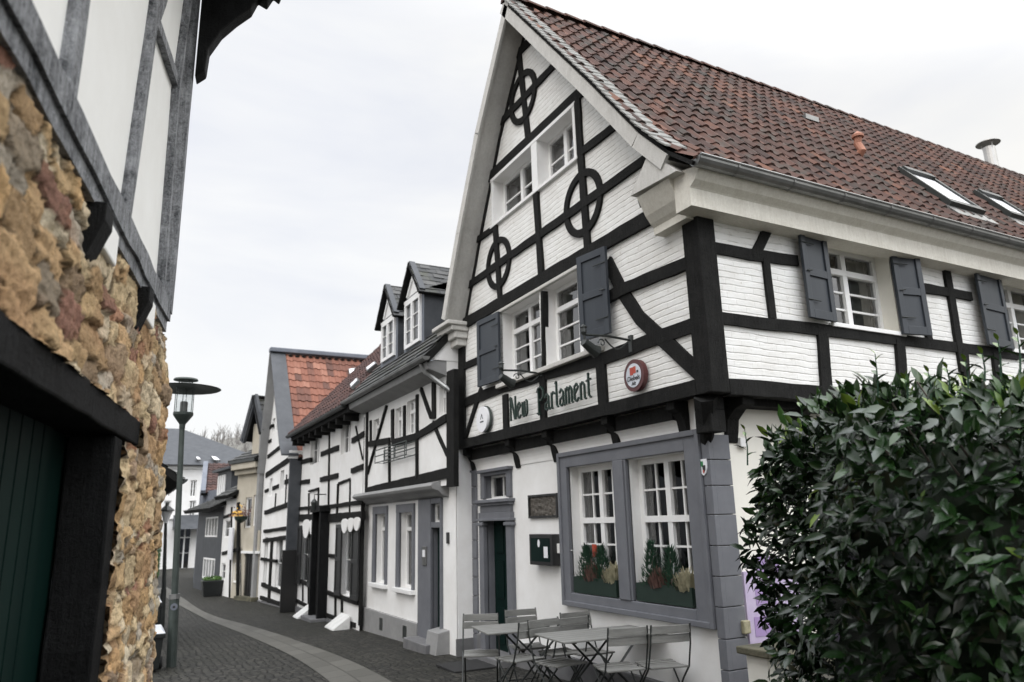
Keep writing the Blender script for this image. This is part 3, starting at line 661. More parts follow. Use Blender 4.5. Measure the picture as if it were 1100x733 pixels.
mb=MB();GG.box(mb,B1+.03,C0-.03,gz0-.0,gz1,.045,.066);mb.build('mullion_moulding','paint_grey',house,bevel=.012)
# quoins: blocks with joints
zb=-.45;kq=[-.45,.02,.29,.565,.85,1.13,1.415,1.71,1.99,2.245,2.5];
for a,b in zip(kq,kq[1:]):
    mb=MB();mb.box(5.155,5.21,5.575,A0-.03,a+.004,b-.004);mb.box(5.21,5.44,5.578,5.63,a+.004,b-.004);mb.build('quoin_block','paint_grey',house,bevel=.005)
Lq=GG.px(513.5,560)[0];Rq=GG.px(507.5,560)[0]
for i in range(10):
    mb=MB();a=-.3+i*.285;GG.box(mb,Lq,Rq,a+.005,a+.28,-.02,.04);mb.build('quoin_block','paint_grey',house,bevel=.008)
# plinth
mb=MB();GG.box(mb,5.6,dr[0]-.2,-.5,.03,-.02,.05);GG.box(mb,dr[1]+.2,Lq,-.5,.0,-.02,.05);mb.build('plinth','plinth_grey',house,bevel=.01)
mb=MB();SG.box(mb,5.46,XEND,-.5,.02,-.02,.05);mb.build('plinth','plinth_grey',house,bevel=.01)
# door surround
a,b=dr[0],dr[1]
trim([(a-.16,a,-.3,dr[3],.07),(b,b+.16,-.3,dr[3],.07),(a-.16,b+.16,dr[3],dr[3]+.1,.08),(a-.13,b+.13,dr[3]+.1,dt[2]-.06,.06),(a-.13,a-.0,dt[2],dt[3],.05),(b,b+.13,dt[2],dt[3],.05),(a-.13,b+.13,dt[3],dt[3]+.06,.05)],'door_surround')
trim([(a-.2,b+.2,dt[2]-.07,dt[2]-.02,.14),(a-.17,b+.17,dt[2]-.11,dt[2]-.07,.1),(a-.16,b+.16,dt[3]+.05,dt[3]+.1,.1),(a-.2,b+.2,dr[3]-.03,dr[3]+.01,.1),(a-.2,a+.02,dr[3]-.1,dr[3]-.05,.1),(b-.02,b+.2,dr[3]-.1,dr[3]-.05,.1)],'door_cornice')
mb=MB();GG.box(mb,a,b,-.25,dr[3],-.17,-.12)
for (p,q) in ((.1,.62),(.75,1.3),(1.42,1.85)):
    for (e,h) in ((a+.1,(a+b)/2-.05),((a+b)/2+.05,b-.1)): GG.box(mb,e,h,-.2+p,-.2+q,-.12,-.105)
door=mb.build('door','door_green',house,bevel=.006)
mb=MB();mb.tube([GG.p(a+.1,.85,-.12),GG.p(a+.1,.85,-.07),GG.p(a+.2,.85,-.07)],.012,6);mb.build('handle','zinc',door)
mb=MB();GG.box(mb,a-.2,b+.2,-.5,-.2,-.3,.3);mb.build('doorstep','plinth_grey',house,bevel=.015)
# rafter-window etc on the right roof slope
def roofpt(x,y,lift=0):
    # roof plane between profile points (5.6,5.76)-(8.62,9.58)
    n=Vector((0,-(9.58-5.76),(8.62-5.6))).normalized();return onplane(x,y,Vector((0,5.6,5.76))+n*lift,n),n
def skylight(c0,c1,c2,c3,nmx):
    # corners px: top-left, top-right, bottom-right, bottom-left
    P=[roofpt(*c,.05)[0] for c in (c0,c1,c2,c3)];n=roofpt(*c0)[1]
    ux=(P[0].x+P[3].x)/2;vx=(P[1].x+P[2].x)/2;ya=(P[2].y+P[3].y)/2;yb=(P[0].y+P[1].y)/2
    def pt(x,y,h): return Vector((x,y,5.76+(y-5.6)*(9.58-5.76)/(8.62-5.6)))+n*h
    mb=MB()
    def bx(x0,x1,y0,y1,h0,h1,mt): mb.hexa([pt(x0,y0,h0),pt(x1,y0,h0),pt(x1,y1,h0),pt(x0,y1,h0),pt(x0,y0,h1),pt(x1,y0,h1),pt(x1,y1,h1),pt(x0,y1,h1)],mt)
    f=.07
    bx(ux,ux+f,ya,yb,0,.13,'dark_metal');bx(vx-f,vx,ya,yb,0,.13,'dark_metal');bx(ux+f,vx-f,ya,ya+f,0,.13,'dark_metal');bx(ux+f,vx-f,yb-f,yb,0,.16,'dark_metal')
    bx(ux-.07,vx+.07,ya-.16,ya-.0,.04,.06,'zinc')
    o=mb.build('roof_window',None,roof)
    mb=MB();bx(ux+f,vx-f,ya+f,yb-f,.09,.1,'sign_white');mb.build('pane','roof_glass',o)
    return o
m,nt,b=nm('roof_glass');b.inputs['Base Color'].default_value=(.25,.28,.3,1);b.inputs['Roughness'].default_value=.03;b.inputs['IOR'].default_value=2.6;b.inputs['Metallic'].default_value=.5
skylight((972,188),(998,191),(1040,225),(1012,219),0)
skylight((1043,208),(1064,212),(1106,238),(1084,233),0)
# terracotta vent, small snow guard, flue
p,n=roofpt(922,168,.03)
mb=MB();mb.tube([p-n*.05,p+n*.1,p+Vector((0,-.02,.2)),p+Vector((-.0,-.04,.3))],[.07,.065,.06,.06],10);mb.lathe(p+Vector((0,-.04,.3)),[(.09,0),(.09,.04),(.02,.1)],12);mb.build('roof_vent','terracotta',roof)
p,n=roofpt(870,131,.03)
mb=MB();mb.box(p.x-.16,p.x+.16,p.y-.06,p.y+.1,p.z,p.z+.09);mb.build('vent_tile','zinc',roof)
pb=onplane(1071,203,(0,8.9,0),(0,1,0))
mb=MB();mb.tube([pb-Vector((0,0,.5)),pb+Vector((0,0,1.1))],.135,16);fl=mb.build('flue','steel_flue',roof,smooth=False)
mb=MB();mb.lathe(pb+Vector((0,0,1.2)),[(.27,0),(.27,.015),(.05,.1)],18);
for a in (0,2.1,4.2): mb.tube([pb+Vector((.12*math.cos(a),.12*math.sin(a),1.0)),pb+Vector((.15*math.cos(a),.15*math.sin(a),1.21))],.01,5)
mb.build('flue_cap','steel_flue',fl)
# hook on gable
mb=MB();h=G.p(*G.px(690,228,.1));mb.tube([h+Vector((0,0,.1)),h+Vector((-.12,0,.06)),h+Vector((-.14,0,.14))],.012,6);mb.build('iron_hook','dark_metal',house)
# small junction boxes at the corner
mb=MB();q=GG.px(754,449);GG.box(mb,q[0]-.05,q[0]+.05,q[1]-.06,q[1]+.06,.0,.06);mb.build('junction_box','window_white',house,bevel=.01);mb=MB();q=SG.px(795,476);SG.box(mb,q[0]-.05,q[0]+.05,q[1]-.05,q[1]+.05,0,.06);mb.build('junction_box','window_white',house,bevel=.01)
mb=MB();q=SG.px(797,673);SG.box(mb,q[0]-.05,q[0]+.04,q[1]-.06,q[1]+.06,0,.08);mb.build('bell_box','heather_cream',house,bevel=.01)
# ------------------------------------------------------------------ HOUSE 2 : slate dormers
h2=thing('half_timbered_house','narrow white half-timbered house with two slate dormers and grey window trim beside the tavern','house',(4.9,11.8,-.4),group='old half-timbered houses along the lane')
house['group']='old half-timbered houses along the lane'
A=Fac((4.75,0,0),(0,1,0),(-1,0,0));AG=Fac((4.9,0,0),(0,1,0),(-1,0,0))
v1=rect(A,401,452,407,449,407,474,401,476);v2=rect(A,424.6,441,431,436,431,470,424.6,474);v3=rect(A,437,433,446.5,427,446.5,464,437,468.5);v4=rect(A,472,417,478.5,413,478.5,444,472,447)
zz=(v2[2]+v3[2])/2;zt=(v2[3]+v3[3])/2
wall(A,[(11.35,2.3),(16.15,2.3),(16.15,4.4),(11.35,4.4)],[v+(.12,) for v in (v1,v2,v3,v4)],'plaster_white',h2)
for v in (v1,v2,v3,v4): window(A,h2,v,.1,sashes=1 if v is not v3 else 2,cols=1,rows=2,transom=.7,fr=.04,bar=.018)
beams(A,h2,[('post',[(393.8,440),(392.6,533)],.13),('post',[(397.5,452),(397.5,478)],.1),('post',[(421,440),(421,475)],.14),('post',[(433.8,436),(433.8,472)],.1),('post',[(447.5,424),(447.5,470)],.09),('post',[(465.4,410),(465.4,450)],.14),
('post',[(484,398),(484,523)],.3),('rail',[(396,477),(418,473.5)],.12),('rail',[(421,476),(448,468.5),(479,449)],.13),('post',[(418,474),(418,518)],.06),('post',[(447.5,470),(447.5,514)],.07),
('brace',[(415,436),(394.5,509)],.055),('brace',[(452,418),(463,449)],.07),('brace',[(464,454),(479.5,489)],.08),('sill_beam',[(393,528),(481,508)],.17)])
# grey cove canopy above the ground floor
mb=MB();sec=[(4.9,2.12),(4.78,2.16),(4.72,2.22),(4.6,2.26),(4.57,2.31),(4.6,2.36),(4.75,2.39),(4.9,2.39)]
mb.prism([(x,11.62,z) for x,z in sec],(0,4.75,0));mb.build('canopy_moulding','paint_light_grey',h2,bevel=.006)
g1=rect(AG,404,550,415,548,415,628,404,630);g2=rect(AG,430,552,444,549,444,631,430,634);gd=rect(AG,465,568,475,566,475,686,465,684);gt=rect(AG,464,542,475,540,475,560,464,562)
g1=(g1[0]+.0,g1[1],g2[2],g2[3]);gd=(gd[0],gd[1],-.2,gd[3]);gt=(gd[0],gd[1],gt[2],gt[3])
wall(AG,[(11.3,-.7),(16.5,-.7),(16.5,2.3),(11.3,2.3)],[v+(.22,) for v in (g1,g2)]+[gd+(.12,'paint_grey'),gt+(.1,'paint_grey')],'plaster_white',h2)
for v in (g1,g2): window(AG,h2,v,.15,sashes=2,cols=1,rows=1,transom=.8,curtain=.6,fr=.05)
window(AG,h2,gt,.08,sashes=1,rows=1,fr=.03)
for v in (g1,g2):
    mb=MB();
    for (a,b,c,e,d) in ((v[0]-.1,v[0],v[2],v[3],.04),(v[1],v[1]+.17,v[2],v[3]+.0,.04),(v[0]-.1,v[1]+.17,v[3],v[3]+.16,.045)): AG.box(mb,a,b,c,e,-.02,d)
    mb.build('window_trim','paint_light_grey' if False else 'paint_grey',h2,bevel=.006)
    mb=MB();AG.box(mb,v[0]-.12,v[1]+.2,v[2]-.08,v[2],-.02,.1);mb.build('sill','window_white',h2,bevel=.01)
mb=MB();a,b=gd[0],gd[1]
for (p,q,c,e,d) in ((b,b+.62,-.3,2.12,.05),(a-.05,a,-.2,2.12,.05),(a,b,gd[3],gt[2],.04),(a,b,gt[3],2.12,.045)): AG.box(mb,p,q,c,e,-.02,d)
mb.build('door_surround','paint_grey',h2,bevel=.008)
mb=MB();AG.box(mb,a,b,-.2,gd[3],-.13,-.09);AG.box(mb,a+.1,b-.1,0,.5,-.09,-.07);AG.box(mb,a+.1,b-.1,.65,1.4,-.09,-.07);dd=mb.build('door','door_green',h2,bevel=.006)
mb=MB();mb.tube([AG.p(b-.08,.75,-.2),AG.p(b-.08,.75,-.14),AG.p(b-.16,.75,-.14)],.012,6);mb.build('handle','zinc',dd)
mb=MB();AG.box(mb,gd[0]-.05,gd[1]+.6,-.6,-.22,-.2,.32);mb.build('doorstep','plinth_grey',h2,bevel=.015)
mb=MB();mb.hexa([(4.62,11.62,-.6),(4.95,11.62,-.6),(4.95,12.12,-.6),(4.62,12.12,-.6),(4.7,11.62,-.02),(4.95,11.62,.02),(4.95,12.1,.02),(4.7,12.1,-.02)]);mb.build('corner_stone','paint_light_grey',h2,bevel=.01)
mb=MB();AG.box(mb,13.0,16.5,-.7,-.02,-.02,.06);mb.build('plinth','paint_light_grey',h2,bevel=.012)
mb=MB()
for u in (13.5,14.9):
    AG.box(mb,u,u+.2,-.35,-.12,.0,.065)
mb.build('cellar_vent','dark_metal',h2)
mb=MB();q=AG.px(459.5,597);AG.box(mb,q[0]-.1,q[0]+.1,q[1]-.16,q[1]+.16,.04,.075);o=mb.build('intercom','zinc',h2,bevel=.006)
mb=MB();AG.box(mb,q[0]-.06,q[0]+.06,q[1]-.02,q[1]+.1,.075,.08,'sign_white');mb.build('nameplate',None,o)
mb=MB();q=AG.px(482,578);AG.box(mb,q[0]-.04,q[0]+.04,q[1]-.09,q[1]+.09,.0,.03);mb.build('letter_plate','sign_black',h2)
# side return towards the tavern
mb=MB();mb.box(4.9,5.22,11.28,11.32,-.6,2.5,'plaster_white');mb.box(4.75,5.2,11.34,11.37,2.3,4.4,'plaster_white');mb.build('side_walls',None,h2)
mb=MB();mb.box(4.86,5.2,11.26,11.28,-.6,-.08,'plinth_grey');mb.build('plinth',None,h2)
house_body(h2,Fac((4.9,0,0),(0,1,0),(-1,0,0)),5,11.36,16.5,-.6,4.4,'plaster_white',inset=1.2,faces=(0,1,2))
# eaves: sloping grey soffit box, gutter
EX=4.38
mb=MB();mb.prism([(x,11.35,z) for x,z in [(4.75,4.14),(4.68,4.16),(EX+.03,4.24),(EX,4.36),(4.75,4.45)]],(0,4.85,0));mb.build('eave_box','paint_light_grey',h2,bevel=.006)
def vgutter(par,x,z,y0,y1,r=.07,mat='zinc'):
    mb=MB();vs=[];n=8
    for Y in (y0,y1):
        for i in range(n):
            a=math.pi*i/(n-1);vs.append((x-r*math.cos(a),Y,z-r*math.sin(a)))
    mb.add(vs,[(i,i+1,n+i+1,n+i) for i in range(n-1)]+[tuple(range(n)),tuple(range(n,2*n))]);mb.tube([(x-r,y0,z),(x-r,y1,z)],.01,5);return mb.build('gutter',mat,par,recalc=False)
vgutter(h2,EX-.06,4.42,11.2,16.4,mat='zinc')
P2=[(4.32,4.42),(8.6,9.2)];P2s=[(0,0),(4.28,4.78)]
tiles((4.32,11.3,4.42),(0,1,0),(1,0,0),P2s,5.1,.26,.2,'flat','roof','slate',h2)
r2=bpy.data.objects['roof.003'] if 'roof.003' in bpy.data.objects else roof
# downpipe swan neck
mb=MB();mb.tube([(EX-.02,11.55,4.36),(EX+.05,11.5,4.2),(4.68,11.2,3.9),(4.78,11.14,3.8),(4.8,11.13,2.5)],.045,8);mb.build('downpipe','zinc',h2)
# barge/white gable triangle towards the tavern
mb=MB();mb.prism([(4.42,11.33,4.4),(5.2,11.33,4.4),(5.2,11.33,5.2)],(0,.05,0));mb.build('gable_wedge','plaster_white',h2)
def dormer(y0,y1,yp,zt,zp,X,zb0):
    D=Fac((X,0,0),(0,1,0),(-1,0,0));back=8.0
    mb=MB()
    mb.add([(X,y0,zb0),(X,y1,zb0),(X,y1,zt),(X,yp,zp-.1),(X,y0,zt)],[(0,1,2,3,4)],'slate_blue')
    for Y in (y0,y1): mb.add([(X,Y,zb0),(back,Y,zb0+2.5),(back,Y,zt),(X,Y,zt)],[(0,1,2,3)],'slate_wall')
    d=mb.build('dormer',None,h2,recalc=False)
    s=math.atan2(zp-zt,(y1-y0)/2);hw=(y1-y0)/2
    for (ys,dy) in ((y0-.09,1),(y1+.09,-1)):
        o,_=tiles((X-.14,ys,zt-.09*(zp-zt)/hw),(1,0,0),(0,dy,0),[(0,0),(abs(yp-ys),zp-zt+.09*(zp-zt)/hw)],2.9,.22,.16,'flat','dormer_roof','slate',d,th=.015,thick=.05)
    # white barge edge, window and little triangular light
    mb=MB()
    for a,b in (((y0-.06,zt-.05),(yp,zp+.0)),((y1+.06,zt-.05),(yp,zp+.0))): D.beam(mb,[a,b],.06,.0,.12,wob=0)
    mb.build('barge','slate_wall',d)
    window(D,d,(y0+.13,y1-.13,zb0+.28,zt-.06),-.02,sashes=2,cols=1,rows=3,transom=None,fr=.07,bar=.02,room=False)
    mb=MB();D.box(mb,y0+.1,y1-.1,zt-.06,zt-.01,0,.05);mb.add([D.p(y0+.3,zt+.04,.02),D.p(y1-.3,zt+.04,.02),D.p(yp,zt+.04+(hw-.3)*(zp-zt)/hw*.95,.02)],[(0,1,2)]);D.beam(mb,[(y0+.26,zt+.05),(yp,zt+(hw-.25)*(zp-zt)/hw)],.06,0,.05);D.beam(mb,[(y1-.26,zt+.05),(yp,zt+(hw-.25)*(zp-zt)/hw)],.06,0,.05)
    mb.build('gable_light','window_white',d,recalc=True)
    return d
dormer(12.82,13.96,13.38,6.17,6.88,4.9,4.86)
dormer(14.36,15.5,14.94,6.11,6.87,4.9,4.9)
# louvre of iron flower rack under the windows
rack=thing('window_box_rack','empty iron flower rack fixed under the middle upstairs windows of the dormered house','rack',tuple(A.p(14,3.1,.1)))
mb=MB();q0=A.px(408,490,.12);q1=A.px(442,482,.12)
for z in (-.13,0,.12):
    for d in (.04,.22): mb.tube([A.p(q0[0],q0[1]+z-.02,d),A.p(q1[0],q1[1]+z+.02,d)],.012,5)
for k in range(4):
    u=q0[0]+(q1[0]-q0[0])*k/3;mb.tube([A.p(u,q0[1]+.12,.03),A.p(u,q0[1]-.15,.03),A.p(u,q0[1]-.15,.22),A.p(u,q0[1]+.12,.22)],.01,5)
mb.build('frame','lamp_metal',rack)
# ------------------------------------------------------------------ HOUSE 3 : red-brown roof, awning of scallops
h3=thing('half_timbered_house','white half-timbered house with black shutters and red-brown roof, between dormered house and orange roof','house',(4.75,18,-.5),group='old half-timbered houses along the lane')
B=Fac((4.75,0,0),(0,1,0),(-1,0,0))
up1=rect(B,333.5,470,343,464,343,497,333.5,500);up2=rect(B,366,455,376,448,377,492,366,497)
lo1=rect(B,322.5,568,332,565,332,628,322.5,626);lo2=rect(B,367,566,377.5,564,377.5,643,367,641)
up2=(up2[0],up2[1],up1[2],up1[3]);lo2=(lo2[0],lo2[1],lo1[2],lo1[3])
wall(B,[(16.2,-.7),(22.6,-.7),(22.6,4.3),(16.2,4.3)],[v+(.15,) for v in (up1,up2,lo1,lo2)],'plaster_white',h3)
for v in (up1,up2): window(B,h3,v,.12,sashes=2,rows=2,fr=.05,curtain=.5)
for v in (lo1,lo2): window(B,h3,v,.12,sashes=1,rows=2,fr=.06,curtain=.8)
bl=[('rail',[(321,497),(333,494)],.13),('rail',[(344.3,488),(363.4,481)],.13),('rail',[(377.5,474),(390.5,466)],.13),
('rail',[(321,518.5),(332,517)],.12),('rail',[(343.6,515.5),(362.7,510.8)],.12),('rail',[(377,506),(389.5,501.5)],.12),
('rail',[(321,546.5),(355,544),(389,539.5)],.09),('rail',[(321,556.5),(355,556.5),(389,554)],.2),
('post',[(353.5,463),(352.5,546)],.05),('post',[(331.5,530),(331.3,560)],.04),('post',[(342,526),(341.3,548)],.04),('rail',[(331.5,528),(342,525)],.05),('post',[(363,520),(361.5,556)],.05),('post',[(375.5,515),(374.8,556)],.05),('rail',[(363,519.5),(375.5,515)],.06),
('brace',[(381.5,458),(389,494)],.04),
('rail',[(317,645),(345,659),(381,672)],.09),('rail',[(319,624),(344,633)],.09),('rail',[(352,637),(384,648)],.1),('rail',[(336,594.5),(343,596)],.09),('rail',[(353,597),(362,598)],.09),
('post',[(339,563),(338,653)],.05),('post',[(331,628),(331,649)],.03),('post',[(325,626),(325,646)],.03),('post',[(360,640),(360,664)],.05),('post',[(367,643),(367,667)],.05),('post',[(388,541),(385,672)],.05)]
beams(B,h3,bl)
for q in ((320,566,324,565.5,324,623,320,621),(332,566,338,565,338,629,332,626),(361,565,367,563,367,641,361,639),(378,563,386,561,385.5,650,378,646)):
    r=rect(B,*q,.05);shutter(B,h3,r[0],r[1],lo1[2]-.04,lo1[3]+.05,.045,mat='shutter_black')
# scalloped white valances above the ground floor windows
for lst in (((323,563),(330,562.3),(336,561.5)),((364,561),(370.5,560),(377,559),(383.5,558))):
    mb=MB();us=[B.px(*q,.2) for q in lst]
    for i,(u,z) in enumerate(us[:-1]):
        u2,z2=us[i+1];c=((u+u2)/2,(z+z2)/2);r=abs(u2-u)/2*1.02
        pts=[B.p(c[0]+r*math.cos(t),c[1]-.02+r*.9*math.sin(t)*(.35 if math.sin(t)>0 else 1),.12) for t in [2*math.pi*k/16 for k in range(16)]]
        mb.prism(pts,B.n*.025)
    mb.build('valance','plaster_white',h3)
# dark entrance in the middle: projecting posts and half-open black door
e0=B.px(343,600)[0];e1=B.px(353,600)[0]
mb=MB();B.box(mb,e1,e1+.12,-.6,2.05,0,.24);B.box(mb,e0-.12,e0,-.6,2.05,0,.24);B.box(mb,e1-.05,e0+.05,2.05,2.2,0,.28);mb.build('porch_frame','timber_tar',h3,bevel=.01)
mb=MB();B.box(mb,e1+.1,e0-.1,-.55,2.05,.03,.08)
for k in range(5):
    u=e1+.12+(e0-e1-.24)*k/5;B.box(mb,u+.02,u+(e0-e1-.24)/5-.02,-.45,1.95,.08,.095)
mb.build('door','door_black',h3)
mb=MB();B.box(mb,e1-.1,e0+.1,-.7,-.5,0,.4);mb.build('doorstep','plinth_grey',h3,bevel=.01)
mb=MB();p=B.p((e0+e1)/2,2.28,.3);mb.tube([B.p((e0+e1)/2,2.5,0),B.p((e0+e1)/2,2.5,.3),p+Vector((0,0,.1))],.015,6,'dark_metal');mb.lathe(p-Vector((0,0,.18)),[(.05,0),(.09,.2),(.03,.28)],8,'dark_metal');mb.build('porch_lantern',None,h3)
mb=MB();B.box(mb,16.25,22.5,-.75,-.5,-.02,.05);mb.build('plinth','plinth_grey',h3)
house_body(h3,B,5,16.3,22.6,-.7,4.3,'plaster_white',inset=1.1,faces=(0,1,2))
vgutter(h3,EX-.06,4.36,16.35,22.75,mat='dark_metal')
mb=MB();B.box(mb,16.2,22.6,4.2,4.36,0,.36);mb.build('eave_box','timber_black',h3)
for k in range(9):
    mb=MB();B.box(mb,16.6+k*.72,16.72+k*.72,4.05,4.2,0,.34);mb.build('rafter_end','timber_black',h3)
zr=Fac((0,22.6,0),(1,0,0),(0,-1,0)).px(409,372)
tiles((4.32,16.4,4.38),(0,1,0),(1,0,0),[(0,0),(zr[0]-4.32+.6,(zr[1]-4.38)*(zr[0]-4.32+.6)/(zr[0]-4.32))],6.3,.24,.3,'pan','roof','tile_redbrown',h3)
r3=[o for o in bpy.data.objects if o.parent==h3 and o.name.startswith('roof')][0]
def slopewin(par,nrm,p0,cpx,mat='roof_glass'):
    P=[onplane(x,y,Vector(p0)+nrm*.06,nrm) for x,y in cpx];mb=MB();mb.prism(P,nrm*.08);o=mb.build('roof_window','zinc',par)
    mb=MB();c=sum(P,Vector())/4;mb.prism([c+(q-c)*.8+nrm*.08 for q in P],nrm*.01);mb.build('pane','sign_white',o)
k3=(zr[1]-4.38)/(zr[0]-4.32);n3=Vector((-k3,0,1)).normalized()
slopewin(r3,n3,(4.32,20,4.38),[(395,398),(405,390.5),(406.5,393),(396.5,401)])
slopewin(r3,n3,(4.32,20,4.38),[(378,416),(386,408),(387,411),(379,419)])
mb=MB();mb.prism([(4.75,22.58,4.3),(zr[0]+.5,22.58,4.3),(zr[0]+.5,22.58,4.3+(zr[0]+.5-4.75)*k3+.4),(4.75,22.58,4.6)],(0,-.1,0));mb.build('gable_wall','plaster_white',h3)
# white slanted guard stones at the wall foot
for (q,n) in (((357,677),(377,669)),((317,662),(330,653))):
    a=onplane(q[0],q[1],(0,0,-.48 if n==(377,669) or q[0]==357 else -.5),(0,0,1)) if False else onplane(q[0],q[1],(0,0,-.47),Vector((0,0,1)));b=onplane(n[0],n[1],(0,0,-.47),Vector((0,0,1)))
    y=(a.y+b.y)/2;g_=gz(0,y);mb=MB();x0=4.3;hw=.38 if q[0]==357 else .3
    mb.hexa([(x0,y-hw,g_),(4.69,y-hw,g_),(4.69,y+hw,g_),(x0,y+hw,g_),(x0+.02,y-hw+.02,g_+.04),(4.69,y-hw+.02,g_+.3),(4.69,y+hw-.02,g_+.3),(x0+.02,y+hw-.02,g_+.04)])
    tag(mb.build('guard_stone','cushion_tile',bevel=.02),'pale sloping guard stone at the wall foot, '+('right of the black doorway' if q[0]==357 else 'left of the black doorway'),'guard stone','guard stones at the wall foot')
# ------------------------------------------------------------------ HOUSE 4 : orange pantiled gable
h4=thing('half_timbered_house','tall white half-timbered gable house with bright orange pantile roof edged in grey','house',(4.7,22.8,-.65),group='old half-timbered houses along the lane')
d4=Vector((-.4,4.0,0)).normalized();n4=Vector((-d4.y,d4.x,0));O4=Vector((4.72,22.75,0))
Hf=Fac(O4,d4,n4)
ap=Hf.px(294,380,.2);er=Hf.px(317,489,.15);print('H4 apex',ap,'eave',er,Hf.px(282,640),Hf.px(282,503,.2))
AW=ap[0];W4=Hf.px(279,600)[0]
q=[(0,-.8),(W4,-.8),(W4,er[1]+1.4),(AW,ap[1]-.1),(0,er[1]-.05)]
wz=[rect(Hf,*v) for v in ((304,462+14,307,460+14,307,475+10,304,477+10),(296,470+5,299,468+5,299,480+8,296,482+8))]
k1=rect(Hf,292.5,451,295.5,449,295.5,463,292.5,465);k2=rect(Hf,297,449,300,447,300,461,297,463)
l1=rect(Hf,283.5,578,287,577,287,630,283.5,628);l2=rect(Hf,296,580,303,578,303,634,296,631);m1=rect(Hf,289.5,515,292.5,513,292.5,532,289.5,534);m2=rect(Hf,301,507,305,504,305,525,301,528)
wall(Hf,q,[v+(.12,) for v in (k1,k2,l1,l2,m1,m2)],'plaster_white',h4)
for v in (k1,k2,l1,l2,m1,m2): window(Hf,h4,v,.1,sashes=1,rows=2,fr=.05,curtain=.7)
beams(Hf,h4,[('rail',[(287,491),(303,478.5)],.13),('rail',[(285,511),(311,493)],.17),('rail',[(284,528),(288,526.5)],.1),('rail',[(292.5,525),(299,522)],.12),('rail',[(305.5,518.5),(311.5,516)],.14),
('rail',[(284,551),(311,541.5)],.14),('rail',[(283,571),(310,567)],.1),('rail',[(282.5,581),(310,577)],.12),('post',[(292,580),(288,652)],.2),('rail',[(280,600.5),(296,603)],.09),('rail',[(303,603.5),(309,604.5)],.11),
('rail',[(281,628),(307,638.5)],.12),('rail',[(279.5,642),(308,651.5)],.12),('post',[(303,604),(302,650)],.05),('post',[(307.5,510),(306,542)],.04),('rail',[(289,460),(292,457)],.1),('rail',[(288,475),(291,473)],.1),('post',[(296,530),(295,545)],.04)])
mb=MB();Hf.box(mb,W4-.1,0,-.8,-.62,-.02,.05);mb.build('plinth','plinth_grey',h4)
# side towards the camera (dark slate) and its dark gate leaf
mb=MB();a=Hf.p(0,-.8,.01);b=Hf.p(0,-.8,-5)
mb.add([a,b,b+Vector((0,0,er[1]+.8)),a+Vector((0,0,er[1]+.8))],[(0,1,2,3)]);mb.build('side_wall','slate_wall',h4,recalc=False)
mb=MB();mb.box(4.40,4.74,22.62,22.74,-.65,er[1]-.1);mb.build('corner_post','slate_wall',h4,bevel=.01)
mb=MB();mb.box(4.36,4.78,22.6,22.78,er[1]-.12,er[1]+.12);mb.build('post_head','plaster_white',h4,bevel=.01)
mb=MB();mb.box(4.28,4.72,22.46,22.56,-.65,1.05);mb.build('gate_leaf','door_black',h4,bevel=.01)
# roof: ridge runs back from the gable
apW=Hf.p(AW,0,.25);Yr=apW.y
A4=Vector((1,.02,0)).normalized()
eY=22.55;eZ=er[1]-.1
tiles((4.62,eY,eZ),(1,0,0),(0,1,0),[(0,0),(.5,.42),(Yr-eY,ap[1]-eZ)],7.5,.23,.33,'pan','roof','tile_orange',h4)
tiles((4.3,Yr+.9,ap[1]-1.5),(1,0,0),(0,-1,0),[(0,0),(.9,1.5)],7.5,.23,.33,'pan','roof','tile_orange',h4)
mb=MB();pa=Vector((4.12,eY,eZ+.06));pm=Vector((4.12,eY+.5,eZ+.48));pb_=Vector((4.12,Yr,ap[1]+.07))
for a,b in ((pa,pm),(pm,pb_)):
    wv=Vector((.5,0,0));mb.hexa([a,a+wv,b+wv,b,a+Vector((0,0,.05)),a+wv+Vector((0,0,.05)),b+wv+Vector((0,0,.05)),b+Vector((0,0,.05))])
mb.build('verge_slates','slate_wall',h4)
mb=MB();a=Vector((4.1,Yr,ap[1]+.05));b=Hf.p(W4,er[1]-.3,.25);mb.hexa([a+Vector((0,0,-.1)),a+Vector((.3,0,-.1)),Vector((b.x+.3,b.y,b.z)),b,a,a+Vector((.3,0,0)),Vector((b.x+.3,b.y,b.z+.1)),b+Vector((0,0,.1))]) ;mb.build('bargeboard','paint_light_grey',h4)
mb=MB();mb.box(4.1,12,Yr-.16,Yr+.16,ap[1]+.04,ap[1]+.2);mb.build('ridge_cap','slate_blue',h4,bevel=.03)
slopewin([o for o in bpy.data.objects if o.parent==h4 and o.name.startswith('roof')][0],Vector((0,-(ap[1]-eZ-.42),Yr-eY-.5)).normalized(),(5,eY+.5,eZ+.42),[(374,398),(381,397),(378,404),(375,405)])
